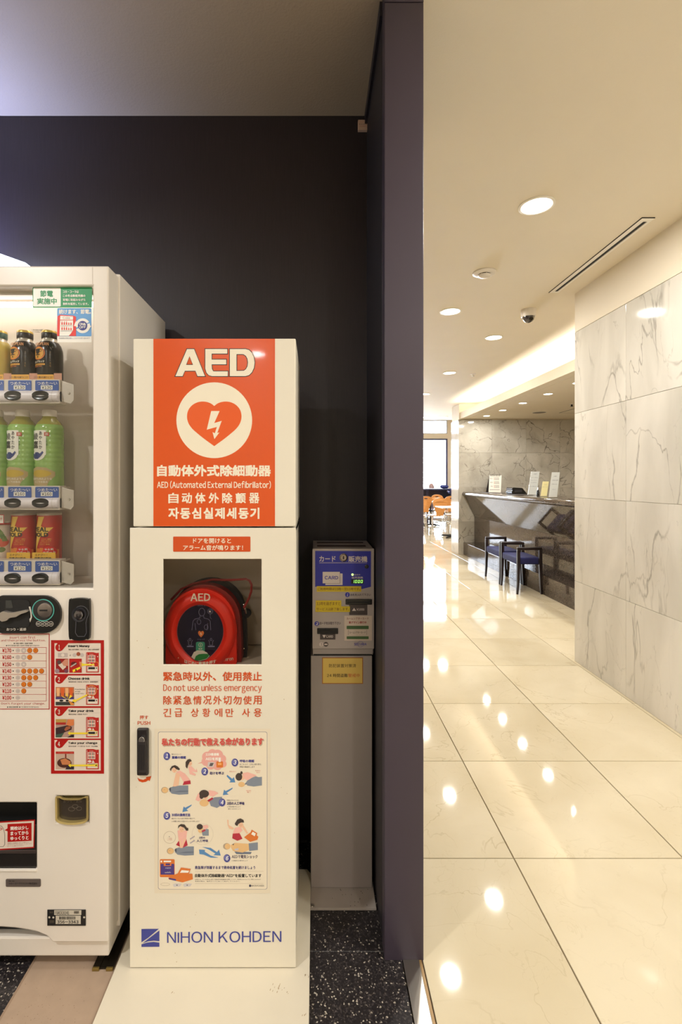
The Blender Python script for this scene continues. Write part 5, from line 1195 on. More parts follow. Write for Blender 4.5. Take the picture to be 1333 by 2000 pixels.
# orange panel and print
MB().box(X_(300, YD), X_(537.5, YD), YD-.0006, YD-.0001, uz0+.001, uz1-.001).build('orange_panel', ORANGE, ae)
p = Print(Y=YD-.0007, eps=.00015)
CR = pm(238, 230, 210, .4); OI = pm(222, 88, 18)
def aed_letters(p, m, l, g):
    # A
    def A(g):
        return [(342.5-g*1.6, 735+g), (365.5-g*.6, 681.5-g), (379.5+g*.6, 681.5-g), (401+g*1.4, 735+g), (386-g*.6, 735+g), (382-g*.3, 724.5+g), (361.5+g*.3, 724.5+g), (357+g*.6, 735+g)]
    a = A(g); hole = [(370.5, 696+g), (377-g, 712.5-g), (364+g, 712.5-g)]
    tri = tessellate_polygon([[Vector((x, y, 0)) for x, y in a], [Vector((x, y, 0)) for x, y in hole]])
    allp = a+hole; p.mb.add([p.pt(x, y, l) for x, y in allp], [tuple(t) for t in tri], m)
    # E with rounded lower left corner
    e = [(401-g, 681.5-g), (444.5+g, 681.5-g), (444.5+g, 691+g), (414+g, 691+g), (414+g, 702-g), (442.5+g, 702-g), (442.5+g, 712+g), (414+g, 712+g), (414.5+g, 720-g), (417+g*.6, 725-g), (445.5+g, 725-g), (445.5+g, 735+g), (414, 735+g), (408-g*.3, 733+g*.8), (403.5-g*.8, 728+g*.5), (401-g, 720)]
    p.poly(e, m, l)
    d_o = [(449-g, 681.5-g), (475, 681.5-g)]
    for k in range(9):
        t = math.radians(-90+22.5*k); d_o.append((480+(18+g)*math.cos(t), 708.2+(26.8+g)*math.sin(t)))
    d_o += [(449-g, 735+g)]
    d_i = [(462.5+g, 692+g), (474, 692+g)]
    for k in range(7):
        t = math.radians(-80+26.6*k); d_i.append((475+(9.5-g)*math.cos(t), 708.2+(15.8-g)*math.sin(t)))
    d_i += [(462.5+g, 724.3-g)]
    tri = tessellate_polygon([[Vector((x, y, 0)) for x, y in d_o], [Vector((x, y, 0)) for x, y in d_i]])
    allp = d_o+d_i; p.mb.add([p.pt(x, y, l) for x, y in allp], [tuple(t) for t in tri], m)
aed_letters(p, KINK, 1, 1.1); aed_letters(p, CR, 2, -.25)
left = [(418.8, 793), (413, 788.5), (406, 785.6), (398, 784.3), (389, 785), (380, 788.5), (372.5, 794.5), (367.5, 802.5), (365.6, 812), (366.5, 821), (370, 829.5), (376.5, 838), (386, 846.5), (399, 857), (418.8, 871.4)]
heart = left+[(837.6-x, y) for x, y in reversed(left[1:-1])]
p.build('sign_title', ae); p = Print(Y=YD-.0007, eps=.00015)
p.disc(418.8, 820.8, 74, CR, 1, n=64); p.poly(smooth(heart), OI, 2)
bolt = [(640,603),(701,603),(662,690),(716,674),(684,762),(700,757),(663,806),(650,755),(666,764),(681,718),(608,738)]
p.poly([(240+x/3.703, 640+y/3.703) for x, y in bolt], CR, 3)
p.build('heart_emblem', ae); p = Print(Y=YD-.0007, eps=.00015)
p.text('自動体外式除細動器', 307, 908, 529.5, 930.5, CR, 1, bold=.032, res=3)
p.text('AED (Automated External Defibrillator)', 307, 939, 529.5, 954.5, CR, 1, bold=.012, res=3)
for k, ch in enumerate('自动体外除颤器'): p.text(ch, 329+k*26.3, 962.5, 349+k*26.3, 983, CR, 1, bold=.022, res=2)
p.text('자동심실제세동기', 329, 991.5, 507, 1013.5, CR, 1, bold=.03, res=3)
p.build('sign_lettering', ae)
# door print
OL = pm(200, 74, 16)
p = Print(Y=YD-.0004, eps=.0002)
p.rect(338.5, 1048, 489.5, 1077.5, OL, 1, r=1.5); p.text('ドアを開けると', 377.5, 1051.3, 451.5, 1061.3, CR, 2, bold=.012); p.text('アラーム音が鳴ります！', 358, 1064.5, 475, 1074.8, CR, 2, bold=.012)
p.build('alarm_notice', dr); p = Print(Y=YD-.0004, eps=.0002)
p.text('緊急時以外、使用禁止', 319, 1312, 512, 1330, OL, 1, bold=.018, res=3); p.text('Do not use unless emergency', 319, 1336.5, 511.5, 1354, OL, 1, bold=.008, res=3)
for k, ch in enumerate('除紧急情况外切勿使用'): p.text(ch, 319+k*19.55, 1359, 335.5+k*19.55, 1376, OL, 1, bold=.012, res=2)
for k, ch in enumerate('긴급 상황에만 사용'):
    if ch == ' ': continue
    x = (319, 341, 0, 373, 395.5, 419, 441, 0, 473, 496)[k]; p.text(ch, x, 1383.5, x+15.5, 1400, OL, 1, bold=.01, res=2)
p.build('door_lettering', dr); p = Print(Y=YD-.0004, eps=.0002)
p.text('押す', 273, 1397, 290, 1405, OL, 1, bold=.01, res=2); p.text('PUSH', 269, 1408.3, 293.7, 1415.6, OL, 1, bold=.02, res=2)
ar = [(268.2, 1518.5), (272.5, 1521.5), (280, 1523), (286.5, 1520), (284.8, 1517.8), (296, 1515.7), (292.3, 1525.8), (290.3, 1523.6), (285, 1527), (278, 1528), (271.5, 1525.5)]
p.build('push_lettering', dr); p = Print(Y=YD-.0004, eps=.0002)
p.poly(ar, OL, 1)
p.build('turn_arrow', dr)
# maker's mark
NVY = pm(54, 62, 150)
def tilt(x, y): return (x, y-(x-430)*.009)
p = Print(Y=YD-.0004, eps=.0002)
def T_(pts): return [tilt(x, y) for x, y in pts]
p.poly(T_([(276.5, 1813), (310.5, 1813), (290, 1830), (276.5, 1839)]), NVY, 1); p.poly(T_([(311.5, 1816), (311.5, 1837), (301, 1836), (290, 1837), (279, 1840.5)]), NVY, 1)
p.poly(T_([(276.5, 1842.8), (288, 1839.6), (300, 1838.4), (311.5, 1840), (311.5, 1848), (276.5, 1848)]), NVY, 1)
p.text('NIHON KOHDEN', 326.5, 1819, 550, 1841, NVY, 1, bold=.006, res=4, warp=tilt)
p.build('maker_lettering', dr)
# handle
hd = MB().box(X_(269.5, YD), X_(292, YD), YD-.010, YD-.0002, Z_(1511.5, YD), Z_(1420, YD)).build('handle', mat('handle_black', rgb(34, 30, 32), .25), dr, bevel=.004, seg=3)
MB().box(X_(272.5, YD), X_(288.5, YD), YD-.0125, YD-.009, Z_(1504, YD), Z_(1442, YD)).build('lever', mat('lever_grey', rgb(48, 44, 46), .35), dr, bevel=.002)
kp = [(281+5.5*math.cos(a), 1440+6.5*math.sin(a)) for a in [math.radians(180+22.5*k) for k in range(9)]]+[(286, 1443), (276, 1443)]
MB().prism([(X_(x, YD), Z_(y, YD)) for x, y in kp], YD-.016, YD-.009, 'y').build('push_button', CHROME, dr, bevel=.002, seg=3, smooth=True)
for k in range(4): MB().box(X_(275+k*3.6, YD), X_(276.2+k*3.6, YD), YD-.0135, YD-.0122, Z_(1498, YD), Z_(1450, YD)).build('groove', MATT, dr)
# life-saving poster
po = Print(Y=YD-.0003, eps=.00015); PP = pm(226, 216, 196); PI_ = pm(232, 222, 202); PB = pm(60, 62, 140); LN = pm(150, 146, 160)
po.rect(302, 1423, 528.5, 1744.5, PP, 1)
def rr2(x0, y0, x1, y1, r): return rr(x0, y0, x1, y1, r, r, 5)
po.poly(rr2(309, 1429, 522.5, 1737, 4), LN, 2); po.poly(rr2(309.8, 1429.8, 521.7, 1736.2, 4), PI_, 3)
po.build('poster_sheet', dr)['label'] = 'illustrated life-saving poster'
p = Print(Y=YD-.0008, eps=.00013)
RO = pm(206, 82, 76); SH = pm(178, 160, 140); HAIR = pm(62, 50, 46); SKN = pm(234, 190, 160); PNK = pm(236, 182, 172); SKI = pm(178, 36, 60); JEAN = pm(128, 138, 154); JEA2 = pm(104, 114, 134); ORD = pm(214, 116, 44); PUR = pm(66, 50, 130); BAR = pm(84, 136, 190); TAN = pm(226, 186, 132)
p.text('私たちの行動で救える命があります', 317.5, 1443, 516.5, 1459, SH, 1, bold=.05, warp=lambda x, y: (x, y-(x-316)*.006)); p.text('私たちの行動で救える命があります', 316, 1441.5, 515, 1457, RO, 2, bold=.035, warp=lambda x, y: (x, y-(x-316)*.006))
DOT = [(326, 1476.5), (400, 1506.5), (459, 1489), (434, 1567), (326, 1593), (443.5, 1676)]
for k, (x, y) in enumerate(DOT):
    p.disc(x+.4, y+.6, 6.8, pm(170, 168, 190), 1, ry=8); p.disc(x, y, 6.4, PB, 2, ry=7.6); p.disc(x-1.2, y-1, 4.5, pm(108, 112, 178), 3, ry=5.4)
    p.text(str(k+1), x-2.4, y-4.6, x+2.6, y+4.2, WINK, 4, bold=.02, skew=.15)
TX = pm(92, 86, 90)
for s, x0, y0, x1, y1, m, b in (
    ('肩をたたいて、', 335.5, 1471.5, 355.5, 1474.5, TX, 0), ('意識の確認', 336, 1476.5, 363.5, 1482, PB, .03), ('助けを呼ぶ', 410, 1507, 438, 1513, pm(60, 54, 110), .03),
    ('呼吸の確認', 468.5, 1483.5, 497, 1489, PB, .03), ('あごを上げ、口元に頬を寄せ、', 468.5, 1491, 511.5, 1494.5, TX, 0), ('呼吸の確認をします', 468.5, 1496, 498, 1499.5, TX, 0),
    ('呼吸がなければ、', 443.5, 1561.5, 467, 1564.5, TX, 0), ('2回の人工呼吸', 443.5, 1566, 478, 1572, pm(50, 40, 100), .03), ('※空気の逃げないよう', 444, 1574, 470, 1577, TX, 0), ('鼻をつまみましょう', 446, 1578.5, 470, 1581, TX, 0),
    ('30回の胸骨圧迫', 335.5, 1588.5, 372, 1594.5, PB, .03), ('胸が4〜5cm沈む程度の強さで、', 335.5, 1597, 382, 1600, TX, 0), ('1分間に約100回のテンポで押します', 335.5, 1602.5, 390, 1605.5, TX, 0),
    ('AEDで電気ショック', 453, 1669.5, 503.5, 1676.5, pm(70, 60, 90), .015), ('※感電防止に離れましょう', 453, 1679.5, 484, 1682, TX, 0),
    ('救急隊が到着するまで救命処置を続けましょう', 381, 1691, 499, 1697.5, pm(64, 60, 120), .02), ('自動体外式除細動器“AED”を設置しています', 381, 1706.5, 511, 1713.5, KINK, .02),
    ('当施設では、万一の心停止に備えて自動体外式除細動器を設置しています。緊急時にはどなたでもご使用いただけます', 381, 1716.3, 510, 1718.6, TX, 0), ('使用の際は、音声ガイドに従って操作してください。', 381, 1720, 469, 1722.3, TX, 0),
    ('NIHON KOHDEN', 491, 1728, 516, 1731.5, TX, 0)):
    p.text(s, x0, y0, x1, y1, m, 2, bold=b, res=1)
p.rect(487, 1727.5, 490.5, 1732, pm(50, 50, 80), 2)
for s, x, y, w in (('頭を後ろに反らす', 448.5, 1505.5, 13), ('胸の動きを', 499, 1504, 10), ('見ます', 501, 1507.5, 7), ('呼吸の音を', 481, 1543, 10), ('聞く', 483, 1546, 7)): p.text(s, x, y, x+w, y+2.4, pm(214, 130, 120), 2, res=1)
# speech cloud
for x, y, r in ((405, 1478, 10), (415, 1472, 9), (425, 1475, 11), (434, 1482, 8), (436, 1492, 7), (425, 1494, 10), (412, 1494, 9), (403, 1487, 9), (418, 1484, 13)): p.disc(x, y, r, pm(228, 168, 160), 1)
p.poly([(386, 1491.5), (399, 1486), (400, 1490)], pm(228, 168, 160), 1)
p.text('119番通報', 402, 1470.5, 428, 1476, WINK, 2, bold=.03, res=1); p.text('AEDを用意', 402, 1479, 432, 1485, WINK, 2, bold=.03, res=1)
p.poly([(407, 1488), (420, 1488.5), (417, 1498), (405, 1498)], pm(204, 196, 196), 2); p.poly([(411, 1490), (418, 1490), (415, 1496), (409, 1496)], TX, 3); p.rect(423, 1487, 436, 1499, ORD, 2, r=1.5); p.rect(427.5, 1480.5, 431.5, 1488, WINK, 3); p.rect(426, 1490, 433, 1494, pm(236, 170, 100), 3)
# figures
def face(x, y, s=1, m=SKN, l=4): p.disc(x, y, 4.4*s, m, l, ry=5*s); p.disc(x-1.4*s, y, .45*s, KINK, l+1); p.disc(x+1.5*s, y, .45*s, KINK, l+1); p.disc(x, y+2.4*s, .7*s, RO, l+1, ry=.4*s)
def lying(x, y, s=1):
    p.disc(x, y, 7*s, SH, 1, ry=6.2*s); p.disc(x+.6, y, 6*s, TAN, 2, ry=5.4*s); p.disc(x-1, y-1, .5, TX, 3)
    p.poly([(x+9*s, y-4*s), (x+16*s, y-7*s), (x+30*s, y-9*s), (x+46*s, y-9*s), (x+46*s, y+8*s), (x+28*s, y+9*s), (x+14*s, y+7*s), (x+9*s, y+2*s)], JEAN, 2)
    p.poly([(x+16*s, y+4*s), (x+30*s, y+1*s), (x+46*s, y+1*s), (x+46*s, y+3*s), (x+30*s, y+4*s)], JEA2, 3); p.poly([(x+8*s, y-2*s), (x+12*s, y-6*s), (x+12*s, y+3*s)], pm(66, 72, 90), 3)
lying(322, 1543)                                                # 1
p.poly([(345, 1507), (352, 1505), (362, 1511), (370, 1521), (373, 1526), (359, 1527), (353, 1517), (347, 1514)], PNK, 3); p.poly([(344, 1509), (352, 1511), (349, 1534), (343, 1536), (338, 1536)], SKN, 3); p.poly([(360, 1526), (372, 1524), (373, 1531), (357, 1533)], SKI, 4)
face(341, 1504); p.poly([(332, 1502), (336, 1496), (342, 1494), (348, 1497), (352, 1502), (350, 1504), (345, 1502), (340, 1498), (336, 1501), (334, 1506)], HAIR, 6)
face(371.5, 1491, .9); p.poly([(363, 1497), (363, 1488), (367, 1483), (372, 1482), (375, 1486), (371, 1488), (368, 1494), (366, 1501)], HAIR, 6)
p.poly([(368, 1497), (374, 1496), (383, 1505), (384, 1500), (386, 1508), (375, 1507), (383, 1512), (382, 1515), (371, 1512)], PNK, 3)
p.poly([(468, 1532), (500, 1530), (512, 1520), (500, 1516), (485, 1522), (478, 1532)], JEAN, 2); p.disc(472, 1532, 6.5, TAN, 2, ry=5)   # 3
p.poly([(482, 1527), (494, 1519), (512, 1517), (512, 1534), (496, 1536), (483, 1534)], JEAN, 2); p.poly([(474, 1510), (484, 1508), (502, 1514), (494, 1518), (484, 1524), (476, 1520)], PNK, 3); p.disc(473, 1519, 4.5, SKN, 4); p.disc(467, 1517, 6.5, HAIR, 5, ry=7.5); p.disc(472, 1509, 2.2, HAIR, 5, ry=3)
p.poly([(382, 1562), (387, 1550), (392, 1547), (395, 1560), (388, 1565)], PNK, 3); p.poly([(408, 1543), (420, 1545), (427, 1549), (416, 1556), (408, 1553)], PNK, 3)          # 4
p.disc(399, 1568, 9, TAN, 2, ry=7); p.poly([(408, 1562), (420, 1557), (434, 1556), (434, 1572), (424, 1578), (412, 1574)], JEAN, 2); p.poly([(405, 1563), (415, 1557), (417, 1560), (408, 1566)], SKI, 4); face(402, 1556, 1); p.disc(399, 1550, 9.5, HAIR, 5, ry=7.5); p.disc(394, 1555, 4, HAIR, 5, ry=5)
lying(333, 1662)                                                # 5
p.poly([(344, 1650), (352, 1638), (364, 1637), (367, 1651), (356, 1656)], SKI, 2); p.poly([(347, 1622), (366, 1622), (364, 1640), (357, 1654), (353, 1654), (349, 1640)], PNK, 3); p.poly([(350, 1640), (354, 1640), (356, 1656), (352, 1656)], SKN, 4); p.poly([(360, 1637), (363, 1640), (357, 1656), (354, 1655)], SKN, 4)
face(355, 1620, 1.1); p.poly([(348, 1618), (349, 1612), (354, 1609), (361, 1610), (365, 1616), (368, 1617), (368, 1622), (364, 1622), (360, 1616), (352, 1613)], HAIR, 6)
p.ring(331.5, 1635.5, 12, .6, SH, 1); p.text('ここを圧迫', 327, 1636, 336, 1641, pm(190, 130, 120), 2, res=1); p.disc(331, 1634, .8, TX, 2)
p.ring(396, 1629, 21, .5, pm(206, 196, 180), 1); p.disc(393, 1622, 6, TAN, 2, ry=5); p.disc(390.5, 1614.5, 6, HAIR, 4, ry=5.4); p.poly([(396, 1612), (405, 1611), (408, 1615), (400, 1621)], PNK, 3); p.poly([(394, 1622), (402, 1618), (408, 1620), (408, 1632), (396, 1632)], JEAN, 2); p.poly([(394, 1623), (401, 1619), (402, 1622), (396, 1625)], SKI, 4)
p.text('2回の', 389, 1634, 401, 1638, pm(60, 56, 110), 3, bold=.02, res=1); p.text('人工呼吸', 384.5, 1639.5, 407, 1644.5, pm(60, 56, 110), 3, bold=.025, res=1)
for y in (1635, 1643): p.poly([(371, y+3), (380, y-3), (381, y-1), (372, y+5)], pm(172, 164, 176), 2)
# 6
p.poly([(456, 1625), (459, 1617), (470, 1614), (474, 1622), (467, 1628), (456, 1628)], PNK, 3); p.poly([(444, 1601), (446.5, 1601), (447, 1611), (457, 1617), (455, 1620), (448, 1618), (445, 1611)], SKN, 3); p.poly([(455, 1628), (468, 1627), (474, 1638), (464, 1642), (454, 1637)], SKI, 3); p.poly([(472, 1614), (476, 1612), (485, 1627), (482, 1628)], SKN, 3)
face(471, 1611, 1); p.poly([(459, 1608), (464, 1600), (470, 1598), (476, 1601), (477, 1606), (471, 1606), (466, 1609), (464, 1613), (460, 1611)], HAIR, 6)
p.poly([(477, 1635), (489, 1626), (500, 1630), (505, 1634), (503, 1640), (489, 1644)], ORD, 3); p.poly([(488, 1630), (492, 1620), (503, 1627), (500, 1635)], ORD, 4); p.poly([(491, 1629), (494, 1624), (500, 1627.5), (498, 1633)], WINK, 5)
p.disc(443, 1653, 7, SH, 1, ry=6.4); p.disc(445, 1653, 5.5, TAN, 2, ry=5.6); p.poly([(451, 1650), (460, 1646), (486, 1648), (487, 1660), (474, 1665), (456, 1662), (452, 1656)], TAN, 3); p.poly([(486, 1647), (504, 1645), (504, 1660), (487, 1662)], JEAN, 2); p.poly([(454, 1649), (458, 1647), (456, 1651)], TX, 4); p.poly([(458, 1658), (466, 1656), (466, 1660), (460, 1661)], pm(190, 190, 206), 4); p.poly([(458, 1663), (492, 1664), (490, 1668), (462, 1668)], JEA2, 2)
# arrows
for a in ([(444, 1513), (454, 1521), (457, 1517.5), (460, 1528), (448, 1528), (451, 1525), (443, 1516)], [(455, 1538), (441, 1545), (438, 1542), (435.5, 1553), (447, 1551.5), (443, 1548.5), (454, 1541)], [(375, 1571), (362, 1577.5), (359, 1575), (356.5, 1586), (368, 1583.5), (364.5, 1581), (374, 1574)],
          [(395, 1654), (412, 1656), (424, 1664), (428, 1659), (431.5, 1671), (417, 1670), (421, 1667), (408, 1659)], [(427, 1675), (412, 1675), (398, 1669), (390, 1668), (389, 1659), (401, 1660), (400, 1663), (412, 1671)]): p.poly(a, BAR, 2)
# device drawings
p.rect(312.5, 1678, 341.5, 1713, ORD, 2, r=2); p.rect(314, 1687, 340.5, 1708, PUR, 3, r=1); p.poly([(320, 1682), (335, 1682), (335, 1691), (320, 1691)], ORD, 4); p.rect(320, 1680.5, 334.5, 1683.5, WINK, 5); p.rect(324, 1686, 332.5, 1689.5, PUR, 6); p.text('AED', 323, 1694, 334, 1696, WINK, 4, res=1); p.text('cardiolife', 322, 1702, 334, 1705, WINK, 4, res=1); p.rect(314, 1680.5, 317, 1684, WINK, 5)
p.poly([(329, 1714), (346, 1706), (376, 1706), (377, 1717), (357, 1723), (330, 1717)], ORD, 5); p.poly([(330, 1714), (344, 1716.5), (344, 1720), (331, 1717)], PUR, 6); p.poly([(347, 1706), (354, 1694), (373, 1696.5), (369, 1706.5)], ORD, 6); p.poly([(352, 1704), (355, 1699), (370, 1700), (368, 1704)], WINK, 7)
p.ring(323, 1727, 9, .5, SH, 2, ry=3); 
for x in (338, 358): p.poly([(x, 1727), (x+6, 1725), (x+17, 1726), (x+14, 1731), (x+2, 1732)], pm(204, 200, 204), 2); p.disc(x+8, 1728.5, 1.4, KINK, 3, ry=.8)
p.rect(381, 1701.5, 515, 1701.8, SH, 1); p.rect(381, 1725.3, 515, 1725.6, SH, 1)
p.build('poster_print', dr)
# dirty marks on the enamel
random.seed(11); mk = Print(Y=YD-.0003, eps=.00012)
for k in range(60):
    x, y = random.uniform(257, 574), random.uniform(1240, 1880)
    if 300 < x < 530 and 1300 < y < 1750: continue
    mk.disc(x, y, random.uniform(.3, .9), pm(176, 154, 118), 1, n=7)
o = mk.build('mark', dr); o['kind'] = 'stuff'

# ---------------------------------------------------------------- defibrillator on the shelf behind the pane
YF = 1.345
df = thing('defibrillator', 'red rounded defibrillator case with a navy window, seen through the cabinet door', 'defibrillator', (X_(393, 1.4), 1.40, wz0-.022))
REDC = mat('red_case', rgb(226, 40, 18), .4, bump=.03); DRED = mat('dark_red_case', rgb(130, 18, 12), .45)
def P_(x, y, Y): return (X_(x, Y), Z_(y, Y))
def outline(g, dx=0, dy=0, n=40):
    pts = []
    for k in range(n//2+1):                                     # round top
        a = PI+PI*k/(n//2); pts.append((393+dx+(71+g)*math.cos(a), 1217+dy+(71+g)*math.sin(a)))
    pts += [(393+dx+73+g, 1250), (393+dx+74+g, 1290), (393+dx+70+g, 1312), (393+dx+56, 1317+g*.3), (393+dx-56, 1317+g*.3), (393+dx-70-g, 1312), (393+dx-74-g, 1290), (393+dx-73-g, 1250)]
    return pts
def slabp(pts, Y0, Y1): return MB().prism([P_(x, y, YF) for x, y in pts], Y0, Y1, 'y')
slabp(outline(2, 6, -3), YF+.055, YF+.10).build('back_case', mat('case_black', rgb(34, 30, 30), .6), df, bevel=.008, seg=3, smooth=True)
slabp(outline(3, 8, -5), YF+.050, YF+.054).build('piping', MATT, df)
slabp(outline(0, 4, -2), YF+.015, YF+.05).build('mid_case', DRED, df, bevel=.006, seg=3, smooth=True)
slabp(outline(-4, 0, 0), YF, YF+.03).build('front_case', REDC, df, bevel=.012, seg=4, smooth=True)
def egg(s, k):
    a = 2*PI*k/48; x = math.cos(a); y = math.sin(a)
    rx = 44.5*(1-.13*max(0, y)**1.5); ry = 56
    yy = 1234+y*(52 if y < 0 else 57); 
    w = rx*(1-.22*max(0, y)**3)
    return (391.5+(w+s)*x, yy+s*y)
rn = MB(); N48 = 48
for j, (s, h_) in enumerate(((27, .004), (24, -.006), (17, -.013), (9, -.014), (3, -.008), (0, .001))):
    for k in range(N48):
        x, y = egg(s, k); q = P_(x, min(y, 1316), YF); rn.v.append((q[0], YF+h_, q[1]))
for j in range(5):
    for k in range(N48):
        rn.f.append([j*N48+k, j*N48+(k+1) % N48, (j+1)*N48+(k+1) % N48, (j+1)*N48+k]); rn.m.append(0)
rn.build('front_ring', REDC, df, smooth=True)
slabp([egg(1, k) for k in range(N48)], YF-.003, YF+.002).build('window', mat('navy_window', rgb(24, 22, 46), .15, coat=.5), df, smooth=False)
p = Print(Y=YF-.0032, eps=.0003); LG = pm(120, 122, 150); 
p.line([egg(1, k) for k in range(N48)]+[egg(1, 0)], 1, pm(170, 84, 90), 1)
p.text('omron', 386, 1180.5, 405, 1184, LG, 1, res=1)
p.ring(394.5, 1195.5, 6.2, .7, LG, 1, ry=8); p.line([(391, 1203), (390.5, 1207), (381, 1209), (377.5, 1213), (375, 1231)], .7, LG, 1); p.line([(398, 1203), (398.5, 1207), (407, 1209), (411, 1213), (412, 1231)], .7, LG, 1); p.line([(381, 1217), (383, 1231)], .6, LG, 1); p.line([(406, 1217), (404.5, 1231)], .6, LG, 1)
p.ring(389, 1214.5, 4, .6, LG, 1, ry=5); p.ring(403, 1225, 4, .6, LG, 1, ry=5); p.ring(411, 1194, 5.5, .5, LG, 1); p.ring(411, 1194, 3.6, .5, LG, 1); p.disc(410.5, 1194.2, 1.5, WINK, 2); p.line([(411, 1199), (411, 1206), (414, 1209)], .5, LG, 1)
p.poly([(393, 1245), (389, 1240.5), (387.2, 1236.5), (388, 1233), (390.5, 1232), (393, 1234), (395.5, 1232), (398, 1233), (398.8, 1236.5), (397, 1240.5)], ORD, 1); p.poly([(393, 1234.5), (391, 1238), (393, 1238), (392, 1242), (395, 1237.5), (393, 1237.5)], CR, 2)
p.text('ショック', 386, 1247, 400, 1250, LG, 1, res=1)
for x in (371.5, 412.5):
    p.ring(x, 1249, 2, .6, LG, 1, ry=2.6); p.line([(x-5, 1250), (x-3, 1254), (x-3, 1260), (x+3, 1260), (x+3, 1254), (x+5, 1250)], .6, LG, 1); p.rect(x-6, 1261.5, x+7, 1263.5, LG, 1)
TG = pm(44, 140, 112); p.rect(383, 1253.5, 400.5, 1276, TG, 1, r=3); p.ring(392, 1259.5, 4, .6, CR, 2); p.text('i', 391.5, 1257.5, 392.5, 1261.5, CR, 2, res=1); p.text('電源', 388, 1265.5, 395.5, 1268.5, CR, 2, res=1)
p.poly([(374, 1283), (379, 1273.5), (386, 1270), (396, 1270), (404, 1274), (410, 1281), (404, 1287), (391, 1291), (380, 1288)], pm(206, 204, 190), 2); p.poly([(380, 1289), (383, 1281), (389, 1277.5), (398, 1276.5), (407, 1277), (409, 1280), (404, 1286), (391, 1290)], pm(34, 130, 60), 3)
p.build('window_print', df)
p = Print(Y=YF-.0148, eps=.0003)
p.text('AED', 372.5, 1159, 411, 1174, CR, 1, bold=.02, res=2); p.build('lettering', df)
arc = lambda x, y: (391.5+(x-391.5)*.98, y-((x-391.5)**2)/190.)
p = Print(Y=YF-.0152, eps=.0003); p.text('はじめに電源を押す', 360, 1292.5, 423, 1300, CR, 1, bold=.02, res=2, warp=arc); p.build('curved_lettering', df)
p = Print(Y=YF-.0005, eps=.0003); p.text('omron', 433, 1287, 456, 1292, CR, 1, bold=.02, res=2, warp=lambda x, y: (x, y-(x-433)*.12)); p.build('maker_lettering', df)
sp_ = [(335, 1171), (355, 1150), (376, 1140), (415, 1131.5), (455, 1128), (484, 1126), (491, 1129), (495, 1137), (494, 1150), (490, 1162), (483, 1176), (480, 1181)]
ptsS = [Vector((X_(x, YF+.05), YF+.045-.03*(k > 3), Z_(y, YF+.05))) for k, (x, y) in enumerate(sp_)]
MB().tube(ptsS, .0032, 8, DRED, flat=.4).build('strap', DRED, df, smooth=True)
MB().lathe([(.004, YF+.03), (.012, YF+.034), (.013, YF+.048), (.004, YF+.052)], (X_(482, YF+.04), 0, Z_(1198, YF+.04)), 12, 'y').build('zip_pull', MATT, df, smooth=True)
MB().tube([(X_(477, YF+.04), YF+.03, Z_(1178, YF+.04)), (X_(480, YF+.04), YF+.026, Z_(1186, YF+.04)), (X_(482, YF+.04), YF+.03, Z_(1196, YF+.04))], .003, 8).build('snap_hook', CHROME, df, smooth=True)

# ================================================================ CARD VENDING MACHINE on its stand
YK = 1.551
km = thing('card_vending_machine', 'slim grey card vending machine with a blue panel on a tall pedestal stand', 'vending machine', (.09, 1.65, 0))
CG = mat('card_grey', rgb(158, 149, 146), .45, noise=.03, nscale=5)
kb = thing('base_plate', 'white floor plate under the card vending machine stand', 'plate', (.09, 1.6, 0))
MB().box(X_(606, 1.478), .185, 1.478, 1.795, .0005, .008).build('plate', mat('plate_white', rgb(178, 168, 160), .5, noise=.05, nscale=12), kb, bevel=.001)
random.seed(5); dm = MB()
for k in range(30):
    x = random.gauss(.12, .035); y = random.uniform(1.484, 1.56); s = random.uniform(.0006, .0022)
    if x < .18: dm.add([(x, y, .0083), (x+s, y, .0083), (x+s, y+s, .0083), (x, y+s*1.5, .0083)], [(0,1,2,3)])
q = dm.build('mark', pm(70, 56, 48), kb, merge=False, fix=False); q['kind'] = 'stuff'
MB().lathe([(.006, .0082), (.005, .010)], (X_(606.5, 1.49)+.006, 1.487, 0), 10).build('screw', STEEL, kb)
px0, px1 = X_(607.5, YK), X_(727.5, YK)
MB().box(px0, px1, YK, 1.74, .0085, Z_(1281, YK)).build('pedestal', CG, km, bevel=.002)
hx0, hx1 = X_(610.5, YK), X_(731, YK); hz0, hz1 = Z_(1278, YK), Z_(1071, YK)
MB().box(hx0+.001, hx1-.001, YK+.005, 1.763, hz0, hz1-.0015).build('housing', CG, km, bevel=.0015)
MB().box(hx0, hx1, YK-.008, YK+.004, Z_(1266, YK), hz1).build('front_panel', mat('card_panel', rgb(172, 162, 158), .4), km, bevel=.0025, seg=3)
MB().box(hx0+.002, hx1-.004, YK-.001, YK+.006, Z_(1279, YK), Z_(1267, YK)).build('lower_lip', CG, km, bevel=.001)
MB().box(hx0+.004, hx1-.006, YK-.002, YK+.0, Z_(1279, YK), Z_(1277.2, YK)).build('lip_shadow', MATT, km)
for k in range(2): MB().box(hx0+.015, hx1-.02, (1.60, 1.69)[k], (1.63, 1.71)[k], hz1-.0018, hz1-.0003).build('vent_slot', mat('rust_dark', rgb(52, 30, 26), .7), km)
p = Print(fn=lambda x, y, l: (X_(x, YK), 1.57+y*.001, hz1+.0002+l), eps=.0002)
for k in range(2): p.text('機械の上に物を置かないでください', 622+k*4, 72-k*90+60, 715, 80-k*90+60, pm(70, 50, 46), 1, res=1)
p.build('top_lettering', km)
p = Print(Y=YK-.0083, eps=.0003)
BL = pm(36, 42, 158); GW = pm(212, 200, 196); DG = pm(66, 56, 56)
p.poly([(616, 1076), (725, 1076.5), (725, 1146), (707, 1150.5), (700, 1146.5), (616, 1146)], BL, 1)
